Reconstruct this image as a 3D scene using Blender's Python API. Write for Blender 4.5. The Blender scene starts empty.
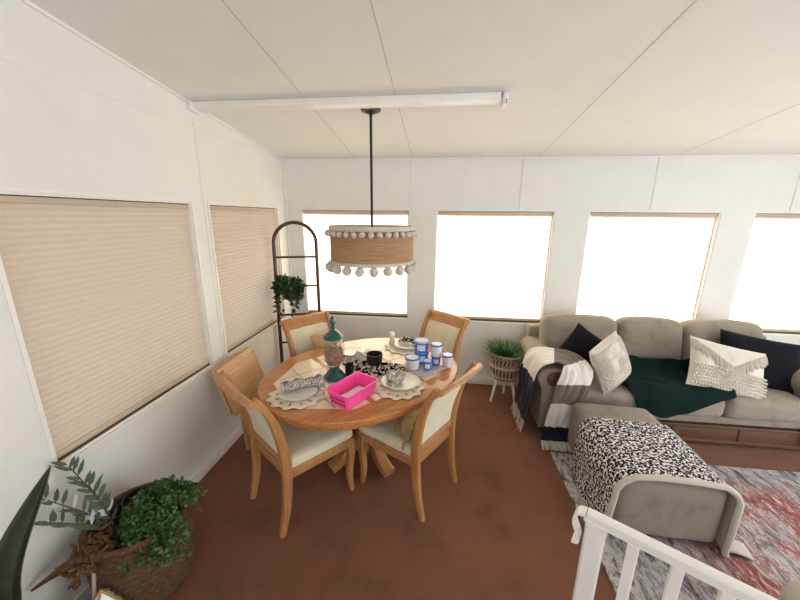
import bpy, bmesh, math, random
from mathutils import Vector, Matrix, noise
R = math.radians
SC = bpy.context.scene
COL = SC.collection
rnd = random.Random(7)

# ------------------------------------------------------------------ materials
def lin(c):
    def f(v):
        v /= 255.0
        return v / 12.92 if v <= 0.04045 else ((v + 0.055) / 1.055) ** 2.4
    return (f(c[0]), f(c[1]), f(c[2]), 1.0)

class NT:
    def __init__(s, name):
        s.m = bpy.data.materials.new(name); s.m.use_nodes = True
        s.t = s.m.node_tree; s.t.nodes.clear()
        s.out = s.n('ShaderNodeOutputMaterial'); s.co = s.n('ShaderNodeTexCoord')
    def n(s, typ, **kw):
        nd = s.t.nodes.new(typ)
        for k, v in kw.items():
            if k.startswith('i_'):
                key = k[2:].replace('_', ' ')
                nd.inputs[int(key) if key.isdigit() else key].default_value = v
            else: setattr(nd, k, v)
        return nd
    def l(s, a, b): s.t.links.new(a, b)
    def mapping(s, scale=(1, 1, 1), rot=(0, 0, 0), src='Object'):
        mp = s.n('ShaderNodeMapping'); mp.inputs['Scale'].default_value = scale; mp.inputs['Rotation'].default_value = rot
        s.l(s.co.outputs[src], mp.inputs['Vector']); return mp.outputs[0]
    def noise(s, scale, detail=3, rough=.55, vec=None, dist=0):
        nd = s.n('ShaderNodeTexNoise', i_Scale=scale, i_Detail=detail, i_Roughness=rough, i_Distortion=dist)
        s.l(vec or s.co.outputs['Object'], nd.inputs['Vector']); return nd.outputs['Fac']
    def ramp(s, fac, stops, interp='LINEAR'):
        r = s.n('ShaderNodeValToRGB'); r.color_ramp.interpolation = interp
        e = r.color_ramp.elements
        while len(e) < len(stops): e.new(0.5)
        for i, (p, c) in enumerate(stops): e[i].position = p; e[i].color = c
        s.l(fac, r.inputs[0]); return r.outputs[0]
    def bump(s, h, strength=.3, dist=.01):
        b = s.n('ShaderNodeBump', i_Strength=strength, i_Distance=dist); s.l(h, b.inputs['Height']); return b.outputs[0]
    def bsdf(s, color, rough=.6, normal=None, metal=0, spec=.5, trans=0, sheen=0, coat=0):
        p = s.n('ShaderNodeBsdfPrincipled', i_Roughness=rough, i_Metallic=metal)
        p.inputs['Specular IOR Level'].default_value = spec
        p.inputs['Transmission Weight'].default_value = trans
        p.inputs['Sheen Weight'].default_value = sheen
        p.inputs['Coat Weight'].default_value = coat
        if hasattr(color, 'links'): s.l(color, p.inputs['Base Color'])
        else: p.inputs['Base Color'].default_value = color
        if normal: s.l(normal, p.inputs['Normal'])
        s.l(p.outputs[0], s.out.inputs['Surface']); return p

def plain(name, rgb, rough=.55, nscale=60, var=.06, bstr=.15, bdist=.004, metal=0, spec=.4, coat=0, sheen=0, detail=3):
    k = NT(name); c = lin(rgb)
    f = k.noise(nscale, detail)
    col = k.ramp(f, [(.25, tuple(max(0, v * (1 - var)) for v in c[:3]) + (1,)), (.75, tuple(min(1, v * (1 + var)) for v in c[:3]) + (1,))])
    nm = k.bump(f, bstr, bdist) if bstr else None
    k.bsdf(col, rough, nm, metal, spec, 0, sheen, coat); return k.m

def wood(name, a, b, rough=.38, axis='X', scale=1.0, coat=.15):
    k = NT(name)
    sc = {'X': (1.2, 14, 14), 'Y': (14, 1.2, 14), 'Z': (14, 14, 1.2)}[axis]
    v = k.mapping(tuple(q * scale for q in sc))
    f = k.noise(2.2, 5, .6, v, 1.2)
    g = k.noise(9, 3, .5, v)
    mx = k.n('ShaderNodeMath', operation='ADD'); k.l(f, mx.inputs[0])
    m2 = k.n('ShaderNodeMath', operation='MULTIPLY'); k.l(g, m2.inputs[0]); m2.inputs[1].default_value = .35
    k.l(m2.outputs[0], mx.inputs[1])
    col = k.ramp(mx.outputs[0], [(.42, lin(a)), (.9, lin(b))])
    k.bsdf(col, rough, k.bump(g, .08, .002), 0, .45, 0, 0, coat); return k.m

def weave(name, a, b, sx=260, sz=260, rough=.85, bstr=.4, bdist=.003, var_scale=8):
    k = NT(name)
    w1 = k.n('ShaderNodeTexWave', wave_type='BANDS', bands_direction='X', i_Scale=sx / 6.28, i_Distortion=1.0, i_Detail=1)
    w2 = k.n('ShaderNodeTexWave', wave_type='BANDS', bands_direction='Z', i_Scale=sz / 6.28, i_Distortion=1.0, i_Detail=1)
    for w in (w1, w2): k.l(k.co.outputs['Object'], w.inputs['Vector'])
    mu = k.n('ShaderNodeMath', operation='MULTIPLY'); k.l(w1.outputs['Fac'], mu.inputs[0]); k.l(w2.outputs['Fac'], mu.inputs[1])
    nz = k.noise(var_scale, 4)
    ad = k.n('ShaderNodeMath', operation='ADD'); k.l(mu.outputs[0], ad.inputs[0]); k.l(nz, ad.inputs[1])
    col = k.ramp(ad.outputs[0], [(.3, lin(a)), (1.0, lin(b))])
    k.bsdf(col, rough, k.bump(mu.outputs[0], bstr, bdist), 0, .2, 0, .15); return k.m

def fabric(name, a, b, sc=420, rough=.95, bstr=.35, bdist=.002, blotch=9, sheen=.15):
    k = NT(name)
    v = k.mapping((1, 1, 2.2)); f1 = k.noise(sc, 2, .6, v); f2 = k.noise(blotch, 4, .6)
    ad = k.n('ShaderNodeMath', operation='ADD'); k.l(f1, ad.inputs[0]); k.l(f2, ad.inputs[1])
    col = k.ramp(ad.outputs[0], [(.7, lin(a)), (1.25, lin(b))])
    k.bsdf(col, rough, k.bump(f1, bstr, bdist), 0, .2, 0, sheen); return k.m

M = {}
def wallpaper(name, rgb):
    k = NT(name)
    n1 = k.noise(170, 3, .65); n2 = k.noise(6, 3)
    c = lin(rgb)
    col = k.ramp(n2, [(.3, tuple(v * .965 for v in c[:3]) + (1,)), (.7, c)])
    k.bsdf(col, .6, k.bump(n1, .5, .004), 0, .3); return k.m
M['wall'] = wallpaper('white_wall_panel', (231, 232, 227))
M['ceil'] = wallpaper('ceiling_panel', (230, 232, 228))
M['trim'] = plain('painted_trim', (236, 233, 228), .4, 20, .02, .02)
M['seam'] = plain('panel_seam', (190, 184, 175), .6, 20, .04, .05)
def carpet():
    k = NT('rust_carpet')
    a = k.noise(380, 3, .7); b = k.noise(3.5, 4, .6)
    ad = k.n('ShaderNodeMath', operation='ADD'); k.l(a, ad.inputs[0]); k.l(b, ad.inputs[1])
    col = k.ramp(ad.outputs[0], [(.65, lin((88, 50, 31))), (1.3, lin((134, 82, 54)))])
    k.bsdf(col, .95, k.bump(a, .8, .012), 0, .1, 0, .2); return k.m
M['carpet'] = carpet()
def shade_fabric(nm='cellular_shade_fabric', tr=.42):
    k = NT(nm)
    n1 = k.noise(500, 2)
    col = k.ramp(n1, [(.3, lin((204, 184, 162))), (.7, lin((218, 200, 180)))])
    d = k.n('ShaderNodeBsdfDiffuse'); t = k.n('ShaderNodeBsdfTranslucent')
    k.l(col, d.inputs['Color']); k.l(col, t.inputs['Color'])
    mx = k.n('ShaderNodeMixShader', i_0=tr); k.l(d.outputs[0], mx.inputs[1]); k.l(t.outputs[0], mx.inputs[2])
    k.l(mx.outputs[0], k.out.inputs['Surface']); return k.m
M['shade'] = shade_fabric()
M['head'] = shade_fabric('head_rail_fabric', .17)
M['shadow_gap'] = plain('painted_shadow_gap', (74, 62, 50), .5, 30, .05, .02)  # dark brown painted in for the shadow gaps at the shade rails
M['rail'] = plain('shade_rail', (200, 184, 160), .5, 30, .04, .03)
M['oak'] = wood('honey_oak', (156, 104, 60), (194, 142, 92), .35, 'Z')
M['oakx'] = wood('honey_oak_top', (158, 92, 44), (198, 136, 78), .25, 'X', coat=.4)
M['pine'] = wood('pale_pine', (180, 134, 86), (212, 172, 124), .45, 'Y')
M['dark'] = wood('dark_bentwood', (58, 26, 18), (86, 42, 30), .35, 'Z')
M['redwood'] = wood('red_brown_wood', (76, 48, 34), (106, 72, 52), .45, 'X')
M['cream'] = fabric('cream_upholstery', (204, 194, 164), (222, 214, 188))
M['linen'] = fabric('grey_linen', (116, 107, 96), (148, 138, 125))
M['tan'] = fabric('tan_cushion', (150, 118, 78), (186, 156, 112))
M['fringe'] = plain('tan_fringe', (172, 144, 104), .95, 90, .15, .3)
def burlap():
    k = NT('burlap_shade')
    v = k.mapping((5, 5, 190)); f = k.noise(1.0, 4, .7, v); g = k.noise(300, 2)
    ad = k.n('ShaderNodeMath', operation='ADD'); k.l(f, ad.inputs[0]); k.l(g, ad.inputs[1])
    col = k.ramp(ad.outputs[0], [(.7, lin((100, 74, 50))), (1.3, lin((176, 140, 106)))])
    k.bsdf(col, .95, k.bump(ad.outputs[0], .5, .003), 0, .2); return k.m
M['burlap'] = burlap()
M['pom'] = plain('woolly_pompom', (214, 207, 194), .98, 160, .12, .9, .01, 0, .1)
M['black'] = plain('black_iron', (26, 25, 27), .45, 60, .1, .1)
M['white_ceramic'] = plain('white_ceramic', (224, 219, 210), .25, 20, .03, .0, coat=.3)
M['teal'] = plain('teal_glaze', (20, 82, 84), .3, 25, .25, .1, coat=.4)
M['pink'] = plain('pink_plastic', (255, 88, 172), .35, 20, .03, .0)
M['paper'] = plain('paper', (252, 244, 248), .7, 30, .05, .05)
M['tubwhite'] = plain('white_tub', (236, 236, 240), .35, 20, .02, .0)
M['tubblue'] = plain('blue_tub', (58, 116, 196), .35, 20, .06, .0)
M['tublabel'] = plain('tub_label', (222, 218, 228), .5, 200, .2, .0)
M['tubpale'] = plain('pale_blue_lid', (150, 190, 226), .35, 20, .06, .0)
M['sleeve'] = plain('grey_plastic_sleeve', (196, 186, 186), .25, 20, .06, .05, coat=.3)
M['lace'] = fabric('lace_doily', (206, 194, 172), (232, 222, 202))
M['tile'] = plain('cream_tile', (226, 210, 184), .3, 12, .05, .03, coat=.25)
M['grout'] = plain('tile_grout', (150, 122, 92), .8, 60, .08, .1)
M['potpourri'] = plain('dried_petals', (158, 124, 102), .9, 45, .5, .8, .02)
M['navy'] = fabric('navy_cushion', (9, 9, 16), (18, 18, 28), sheen=.02)
M['charcoal'] = fabric('black_cushion', (12, 12, 18), (24, 23, 30), sheen=.02)
M['green'] = fabric('dark_green_knit', (3, 19, 18), (8, 34, 31), sheen=0)
M['ivory'] = fabric('ivory_knit', (186, 178, 164), (214, 207, 194))
M['fleece'] = plain('cream_fleece', (208, 200, 188), .98, 260, .08, .8, .008)
M['whitepaint'] = plain('white_gloss_paint', (238, 236, 232), .35, 14, .03, .03, coat=.15)
M['wicker'] = plain('whitewashed_wicker', (196, 182, 168), .8, 90, .12, .3)
M['leaf'] = plain('leaf_green', (58, 96, 44), .5, 14, .45, .1)
M['leafbright'] = plain('leaf_small', (64, 98, 46), .5, 22, .7, .1)
M['leafdark'] = plain('leaf_dark', (50, 74, 42), .5, 18, .4, .1)
M['olive'] = plain('olive_leaf', (66, 82, 62), .45, 16, .4, .1)
M['pale_leaf'] = plain('pale_leaf', (188, 196, 204), .4, 30, .1, .1)
M['snake'] = plain('snake_plant_leaf', (34, 44, 30), .35, 24, .5, .1)
M['snake_edge'] = plain('snake_plant_edge', (120, 122, 84), .45, 24, .1, .1)
M['stem'] = plain('brown_stem', (92, 70, 46), .8, 50, .2, .2)
M['pot'] = plain('black_pot', (28, 28, 28), .5, 30, .2, .05)
M['terracotta'] = plain('clay_pot', (120, 84, 62), .8, 30, .1, .1)
M['soil'] = plain('soil', (46, 34, 26), .95, 120, .4, .8, .01)
M['husk'] = plain('palm_husk', (100, 69, 43), .95, 60, .5, .9, .02)
M['brass'] = plain('brass', (168, 130, 62), .35, 40, .1, .05, 1.0)
M['steel'] = plain('bracket_metal', (60, 58, 56), .4, 40, .1, .05, .6)
M['cream_plastic'] = plain('salt_shaker', (222, 206, 176), .4, 30, .08, .02)
M['basket'] = plain('woven_basket', (90, 66, 44), .9, 40, .35, .5, .006)
def rug_mat():
    k = NT('vintage_rug')
    v = k.mapping((1, 1, 1)); st = k.mapping((17, 5.5, 1), (0, 0, R(-14)))
    a = k.noise(1.2, 6, .75, st, .8); b = k.noise(1.6, 6, .8, st, .6); c = k.noise(300, 2); d = k.noise(1.4, 3, .6, v, .5)
    base = k.ramp(a, [(.36, lin((66, 70, 78))), (.46, lin((136, 136, 140))), (.54, lin((204, 200, 200))), (.64, lin((116, 128, 138)))])
    red = k.ramp(b, [(.42, lin((116, 50, 46))), (.54, lin((164, 92, 84))), (.60, lin((214, 198, 196)))])
    ad = k.n('ShaderNodeMath', operation='ADD'); k.l(b, ad.inputs[0])
    ml = k.n('ShaderNodeMath', operation='MULTIPLY'); k.l(d, ml.inputs[0]); ml.inputs[1].default_value = 1.0; k.l(ml.outputs[0], ad.inputs[1])
    mask = k.ramp(ad.outputs[0], [(.93, (0, 0, 0, 1)), (1.01, (1, 1, 1, 1))])
    xr = k.n('ShaderNodeSeparateXYZ'); k.l(v, xr.inputs[0])
    xm = k.n('ShaderNodeMapRange'); xm.inputs[1].default_value = -1.0; xm.inputs[2].default_value = -.55; k.l(xr.outputs['X'], xm.inputs[0])
    ym = k.n('ShaderNodeMapRange'); ym.inputs[1].default_value = 1.25; ym.inputs[2].default_value = .95; k.l(xr.outputs['Y'], ym.inputs[0])
    xy = k.n('ShaderNodeMath', operation='MULTIPLY'); k.l(xm.outputs[0], xy.inputs[0]); k.l(ym.outputs[0], xy.inputs[1]); xm = xy
    mm = k.n('ShaderNodeMath', operation='MULTIPLY'); k.l(mask, mm.inputs[0]); k.l(xm.outputs[0], mm.inputs[1])
    mx = k.n('ShaderNodeMix', data_type='RGBA'); k.l(mm.outputs[0], mx.inputs[0]); k.l(base, mx.inputs[6]); k.l(red, mx.inputs[7])
    k.bsdf(mx.outputs[2], .95, k.bump(c, .5, .006), 0, .1, 0, .1); return k.m
M['rug'] = rug_mat()
def leopard():
    k = NT('black_white_animal_print')
    v = k.mapping((1, 1, 1), src='UV')
    a = k.n('ShaderNodeTexNoise', i_Scale=62, i_Detail=1.0, i_Roughness=.5, i_Distortion=.6); k.l(v, a.inputs['Vector'])
    col = k.ramp(a.outputs['Fac'], [(.515, lin((22, 20, 30))), (.54, lin((222, 220, 221)))])
    k.bsdf(col, .95, k.bump(k.noise(300, 2), .4, .004), 0, .1, 0, .1); return k.m
M['leopard'] = leopard()
def stripes(name, stops, bscale=40):
    k = NT(name)
    sp = k.n('ShaderNodeSeparateXYZ'); k.l(k.co.outputs['UV'], sp.inputs[0])
    col = k.ramp(sp.outputs['X'], [(p, lin(c)) for p, c in stops], 'CONSTANT')
    k.bsdf(col, .98, k.bump(k.noise(260, 2), .6, .005), 0, .1, 0, .15); return k.m
W_, G_, K_ = (228, 224, 218), (112, 104, 94), (26, 26, 36)
M['throw'] = stripes('striped_throw_wool', [(0, K_), (.19, W_), (.36, G_), (.50, W_), (.63, G_), (.73, W_), (.86, K_)])
def napkin_mat(name, dark, light, sc, lo, hi):
    k = NT(name)
    f = k.noise(sc, 1.5, .5)
    col = k.ramp(f, [(lo, lin(dark)), (hi, lin(light))])
    k.bsdf(col, .95, k.bump(k.noise(400, 2), .3, .002), 0, .1); return k.m
M['napkin'] = napkin_mat('grey_print_cotton', (112, 108, 108), (212, 206, 200), 120, .44, .52)
M['runner'] = napkin_mat('black_cream_print', (18, 17, 19), (204, 194, 176), 42, .49, .53)
def glass():
    k = NT('clear_glass')
    tr = k.n('ShaderNodeBsdfTransparent'); tr.inputs['Color'].default_value = (.95, .97, .97, 1)
    gl = k.n('ShaderNodeBsdfGlossy', i_Roughness=.04)
    lw = k.n('ShaderNodeLayerWeight', i_Blend=.25)
    mp = k.n('ShaderNodeMapRange'); mp.inputs[3].default_value = .05; mp.inputs[4].default_value = .6; k.l(lw.outputs['Facing'], mp.inputs[0])
    mx = k.n('ShaderNodeMixShader'); k.l(mp.outputs[0], mx.inputs[0]); k.l(tr.outputs[0], mx.inputs[1]); k.l(gl.outputs[0], mx.inputs[2])
    k.l(mx.outputs[0], k.out.inputs['Surface']); return k.m
M['glass'] = glass()

# ------------------------------------------------------------------ geometry helpers
def finish(name, bm, mat, parent=None, loc=None, rot=None, smooth=40, recalc=True):
    if recalc: bmesh.ops.recalc_face_normals(bm, faces=bm.faces)
    if smooth:
        for f in bm.faces: f.smooth = True
        for e in bm.edges:
            if len(e.link_faces) == 2 and e.calc_face_angle(0) > R(smooth): e.smooth = False
    me = bpy.data.meshes.new(name); bm.to_mesh(me); bm.free()
    for m in (mat if isinstance(mat, (list, tuple)) else [mat]): me.materials.append(m)
    o = bpy.data.objects.new(name, me); COL.objects.link(o)
    if parent: o.parent = parent
    if loc is not None: o.location = loc
    if rot is not None: o.rotation_euler = rot
    return o

def thing(name, label, cat, loc=(0, 0, 0), rotz=0, group=None, rot=None):
    o = bpy.data.objects.new(name, None); o.empty_display_size = .1; COL.objects.link(o)
    o.location = loc; o.rotation_euler = rot or (0, 0, rotz)
    tag(o, label, cat, group); return o
def tag(o, label, cat, group=None):
    o['label'] = label; o['category'] = cat
    if group: o['group'] = group
    return o
def struct(o): o['kind'] = 'structure'; return o
def copy_tree(o, parent=None):
    c = o.copy(); COL.objects.link(c)
    if parent: c.parent = parent; c.matrix_parent_inverse = o.matrix_parent_inverse
    for ch in [x for x in SC.objects if x.parent == o]: copy_tree(ch, c)
    return c

def box(bm, c, s, bev=0, seg=2, mat=None):
    t = bmesh.new()
    bmesh.ops.create_cube(t, size=1)
    for v in t.verts: v.co = Vector((v.co.x * s[0], v.co.y * s[1], v.co.z * s[2]))
    if bev: bmesh.ops.bevel(t, geom=list(t.edges), offset=bev, segments=seg, profile=.5, affect='EDGES')
    if mat: bmesh.ops.transform(t, matrix=mat, verts=t.verts)
    for v in t.verts: v.co += Vector(c)
    merge(bm, t)
def merge(bm, t):
    me = bpy.data.meshes.new('tmp'); t.to_mesh(me); t.free(); bm.from_mesh(me); bpy.data.meshes.remove(me)

def tube(bm, pts, rad, seg=10, cap=True, flat=None, up=None):
    """sweep; rad a number or list; flat=(a,b) multiplies the section's two axes"""
    P = [Vector(p) for p in pts]; n = len(P)
    rr = rad if isinstance(rad, (list, tuple)) else [rad] * n
    rings = []; prev = Vector(up) if up else None
    for i in range(n):
        t = (P[min(i + 1, n - 1)] - P[max(i - 1, 0)]).normalized()
        if prev is None: prev = Vector((0, 0, 1)) if abs(t.z) < .9 else Vector((1, 0, 0))
        a = (prev - t * prev.dot(t))
        a = a.normalized() if a.length > 1e-6 else t.orthogonal().normalized()
        b = t.cross(a); prev = a
        fa, fb = flat or (1, 1)
        rings.append([bm.verts.new(P[i] + (a * math.cos(k * 2 * math.pi / seg) * fa + b * math.sin(k * 2 * math.pi / seg) * fb) * rr[i]) for k in range(seg)])
    for i in range(n - 1):
        for k in range(seg):
            bm.faces.new((rings[i][k], rings[i][(k + 1) % seg], rings[i + 1][(k + 1) % seg], rings[i + 1][k]))
    if cap:
        bm.faces.new(rings[0][::-1]); bm.faces.new(rings[-1])

def ribbon_bar(bm, pts, w, th, up, bev=.0):
    """sweep of a rectangular bar: w along 'up' side vector, th perpendicular; w, th numbers or lists"""
    P = [Vector(p) for p in pts]; n = len(P); up = Vector(up).normalized(); rings = []
    ww = w if isinstance(w, (list, tuple)) else [w] * n
    tt = th if isinstance(th, (list, tuple)) else [th] * n
    for i in range(n):
        t = (P[min(i + 1, n - 1)] - P[max(i - 1, 0)]).normalized()
        a = (up - t * up.dot(t)).normalized(); b = t.cross(a)
        c = .22
        sec = [(-1, -1 + c), (-1 + c, -1), (1 - c, -1), (1, -1 + c), (1, 1 - c), (1 - c, 1), (-1 + c, 1), (-1, 1 - c)]
        rings.append([bm.verts.new(P[i] + a * (x * ww[i] / 2) + b * (y * tt[i] / 2)) for x, y in sec])
    for i in range(n - 1):
        for k in range(8): bm.faces.new((rings[i][k], rings[i][(k + 1) % 8], rings[i + 1][(k + 1) % 8], rings[i + 1][k]))
    bm.faces.new(rings[0][::-1]); bm.faces.new(rings[-1])

def spline(pts, n=6):
    P = [Vector(p) for p in pts]; out = []
    for i in range(len(P) - 1):
        p0, p1, p2, p3 = P[max(i - 1, 0)], P[i], P[i + 1], P[min(i + 2, len(P) - 1)]
        for k in range(n):
            t = k / n
            out.append(.5 * ((2 * p1) + (p2 - p0) * t + (2 * p0 - 5 * p1 + 4 * p2 - p3) * t * t + (3 * p1 - p0 - 3 * p2 + p3) * t ** 3))
    out.append(P[-1]); return out

def lathe(bm, prof, seg=32, c=(0, 0, 0), sx=1, sy=1):
    rings = []
    for r, z in prof:
        if r < 1e-5: rings.append([bm.verts.new((c[0], c[1], c[2] + z))])
        else: rings.append([bm.verts.new((c[0] + sx * r * math.cos(k * 2 * math.pi / seg), c[1] + sy * r * math.sin(k * 2 * math.pi / seg), c[2] + z)) for k in range(seg)])
    for A, B in zip(rings, rings[1:]):
        for k in range(seg):
            a0, a1 = A[k % len(A)], A[(k + 1) % len(A)]; b0, b1 = B[k % len(B)], B[(k + 1) % len(B)]
            vs = []
            for v in (a0, a1, b1, b0):
                if v not in vs: vs.append(v)
            if len(vs) >= 3: bm.faces.new(vs)

def sphere(bm, c, r, u=12, v=8, jitter=0, sz=1):
    t = bmesh.new(); bmesh.ops.create_uvsphere(t, u_segments=u, v_segments=v, radius=r)
    for w in t.verts:
        if jitter: w.co *= 1 + rnd.uniform(-jitter, jitter)
        w.co.z *= sz; w.co += Vector(c)
    merge(bm, t)

def prism(bm, outline, z0, z1, bev=0):
    vs = [bm.verts.new((x, y, z0)) for x, y in outline]; f = bm.faces.new(vs)
    r = bmesh.ops.extrude_face_region(bm, geom=[f])
    top = [v for v in r['geom'] if isinstance(v, bmesh.types.BMVert)]
    for v in top: v.co.z = z1
    if bev:
        ed = [e for e in bm.edges if e.verts[0] in top and e.verts[1] in top]
        bmesh.ops.bevel(bm, geom=ed, offset=bev, segments=3, profile=.5, affect='EDGES')

def grid(bm, f, nu, nv, closed_u=False, uv=True):
    L = bm.loops.layers.uv.verify() if uv else None
    V = [[bm.verts.new(f(i / (nu if closed_u else nu - 1 if nu > 1 else 1), j / (nv - 1))) for j in range(nv)] for i in range(nu)]
    for i in range(nu if closed_u else nu - 1):
        for j in range(nv - 1):
            i2 = (i + 1) % nu
            fc = bm.faces.new((V[i][j], V[i2][j], V[i2][j + 1], V[i][j + 1]))
            if uv:
                dn = nu if closed_u else nu - 1
                for lp, (a, b) in zip(fc.loops, ((i, j), (i + 1, j), (i + 1, j + 1), (i, j + 1))): lp[L].uv = (a / dn, b / (nv - 1))
    return V

def solidify(o, t, off=-1):
    m = o.modifiers.new('thickness', 'SOLIDIFY'); m.thickness = t; m.offset = off; return o
def subsurf(o, n=1):
    m = o.modifiers.new('smooth', 'SUBSURF'); m.levels = n; m.render_levels = n; return o

def softbox(bm, c, s, r, puff=.0, n=10, seed=0, top_only=False):
    """upholstery block: a box with round edges of radius r, sides bulging by puff"""
    t = bmesh.new(); bmesh.ops.create_cube(t, size=2)
    bmesh.ops.subdivide_edges(t, edges=t.edges, cuts=n, use_grid_fill=True)
    hx, hy, hz = s[0] / 2, s[1] / 2, s[2] / 2
    for v in t.verts:
        q = v.co.copy()
        p = Vector((math.copysign(abs(q.x) ** .75, q.x) * hx, math.copysign(abs(q.y) ** .75, q.y) * hy, math.copysign(abs(q.z) ** .75, q.z) * hz))
        core = Vector((max(-hx + r, min(hx - r, p.x)), max(-hy + r, min(hy - r, p.y)), max(-hz + r, min(hz - r, p.z))))
        d = p - core
        if d.length > 1e-7: p = core + d.normalized() * min(r, d.length) if d.length > r else p
        u = (1 - (p.x / hx) ** 2); w = (1 - (p.y / hy) ** 2); h = (1 - (p.z / hz) ** 2)
        p.z += math.copysign(puff * max(0, u) * max(0, w), p.z) * (abs(q.z) > .5)
        p.y += math.copysign(puff * max(0, u) * max(0, h) * .6, p.y) * (abs(q.y) > .9)
        p += Vector((1, 1, 1)) * .006 * noise.noise(p * 6 + Vector((seed, seed * 2, 0)))
        v.co = p + Vector(c)
    merge(bm, t)

def pillow(bm, w, h, t, n=18, seed=0, sag=.0, pinch=.06):
    """pillow standing in the local XZ plane, thickness along Y, bottom edge at z=0"""
    for s in (-1, 1):
        def f(u, v):
            x = u * 2 - 1; z = v * 2 - 1
            k = 1 - pinch * (1 - abs(x) ** 2) * (abs(z) ** 3)
            k2 = 1 - pinch * (1 - abs(z) ** 2) * (abs(x) ** 3)
            th = ((1 - abs(x) ** 2.6) * (1 - abs(z) ** 2.6)); th = max(th, 0) ** .5
            p = Vector((x * w / 2 * k2, s * t / 2 * th, z * h / 2 * k + h / 2))
            p.y += .012 * noise.noise(Vector((x * 2.2 + seed, z * 2.2, s))) * th
            p.z -= sag * (1 - x * x) * max(0, z)
            return p
        grid(bm, f, n, n)
    bmesh.ops.remove_doubles(bm, verts=bm.verts, dist=1e-4)

def leafquad(bm, p, d, up, L, W, curl=.15, fold=.0):
    """pointed leaf of two quads and tip triangles"""
    d = d.normalized(); s = d.cross(up)
    s = s.normalized() if s.length > 1e-5 else d.orthogonal().normalized(); n = s.cross(d)
    dn = n * (fold * W)
    a = bm.verts.new(p); e = bm.verts.new(p + d * L - n * L * curl)
    m1 = bm.verts.new(p + d * L * .32); m2 = bm.verts.new(p + d * L * .68 - n * L * curl * .4)
    b1 = bm.verts.new(p + d * L * .30 + s * W * .46 - dn); c1 = bm.verts.new(p + d * L * .30 - s * W * .46 - dn)
    b2 = bm.verts.new(p + d * L * .68 + s * W * .40 - dn - n * L * curl * .4); c2 = bm.verts.new(p + d * L * .68 - s * W * .40 - dn - n * L * curl * .4)
    for q in ((a, b1, m1), (a, m1, c1), (b1, b2, m2, m1), (m1, m2, c2, c1), (b2, e, m2), (m2, e, c2)): bm.faces.new(q)

def rvec(): 
    while True:
        v = Vector((rnd.uniform(-1, 1), rnd.uniform(-1, 1), rnd.uniform(-1, 1)))
        if .05 < v.length < 1: return v.normalized()

# ------------------------------------------------------------------ camera
H = 1.8725
yaw, pit, rol, F_PX = .1126, .2445, .0093, 334.49
cy, sy, cp, sp = math.cos(yaw), math.sin(yaw), math.cos(pit), math.sin(pit)
R0 = Vector((cy, sy, 0)); U0 = Vector((-sy * sp, cy * sp, cp)); FW = Vector((-sy * cp, cy * cp, -sp))
cR = math.cos(rol) * R0 + math.sin(rol) * U0; cU = -math.sin(rol) * R0 + math.cos(rol) * U0
cam = bpy.data.cameras.new('camera'); cam.sensor_width = 36; cam.lens = F_PX / 800 * 36; cam.clip_start = .02
co = bpy.data.objects.new('camera', cam); COL.objects.link(co)
mt = Matrix((cR, cU, -FW)).transposed().to_4x4(); mt.translation = (0, 0, H); co.matrix_world = mt
SC.camera = co

# ------------------------------------------------------------------ room shell
XL, YB, XR, YF = -1.669, 3.6145, 4.35, -2.3
ZC, SL, WH = 2.443, .1126, 3.3
def zc(y): return ZC + SL * (YB - y)
T = .12
bm = bmesh.new(); box(bm, ((XL + XR) / 2, (YF + YB) / 2, -.05), (XR - XL + .4, YB - YF + .4, .1)); struct(finish('floor', bm, M['carpet'], smooth=0))
bm = bmesh.new()
vs = []
for (x, y) in ((XL - .2, YF - .2), (XR + .2, YF - .2), (XR + .2, YB + .2), (XL - .2, YB + .2)): vs.append((x, y))
lo = [bm.verts.new((x, y, zc(y))) for x, y in vs]; hi = [bm.verts.new((x, y, zc(y) + .1)) for x, y in vs]
bm.faces.new(lo); bm.faces.new(hi)
for i in range(4): bm.faces.new((lo[i], lo[(i + 1) % 4], hi[(i + 1) % 4], hi[i]))
struct(finish('ceiling', bm, M['ceil'], smooth=0))

def wall_with_holes(name, along, fixed, a0, a1, holes, sgn):
    """along 'x' or 'y'; fixed = inner face coordinate; sgn = outward direction; holes (a0,a1,z0,z1)"""
    bm = bmesh.new()
    def add(p0, p1, z0, z1):
        if p1 - p0 < 1e-4 or z1 - z0 < 1e-4: return
        c = (p0 + p1) / 2; s = p1 - p0; fc = fixed + sgn * T / 2
        if along == 'x': box(bm, (c, fc, (z0 + z1) / 2), (s, T, z1 - z0))
        else: box(bm, (fc, c, (z0 + z1) / 2), (T, s, z1 - z0))
    e = a0
    for h0, h1, z0, z1 in sorted(holes):
        add(e, h0, 0, WH); add(h0, h1, 0, z0); add(h0, h1, z1, WH); e = h1
    add(e, a1, 0, WH)
    return struct(finish(name, bm, M['wall'], smooth=0))

WZ0, WZ1 = .745, 1.945
BW = [(-1.50, -.31), (-.035, 1.15), (1.47, 2.66), (2.95, 4.13)]
LW = [(1.095, 2.165), (2.345, 3.395)]
LZ0, LZ1 = .762, 1.955
wall_with_holes('wall_back', 'x', YB, XL - T, XR + T, [(a, b, WZ0, WZ1) for a, b in BW], 1)
wall_with_holes('wall_left', 'y', XL, YF, YB, [(a, b, LZ0, LZ1) for a, b in LW], -1)
FRONT_HOLE = (-.9, 2.2, 1.0, 2.4); RIGHT_HOLE = (-1.2, 2.3, .1, 2.2)
wall_with_holes('wall_front', 'x', YF, XL - T, XR + T, [FRONT_HOLE], -1)
wall_with_holes('wall_right', 'y', XR, YF, YB, [RIGHT_HOLE], 1)

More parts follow.
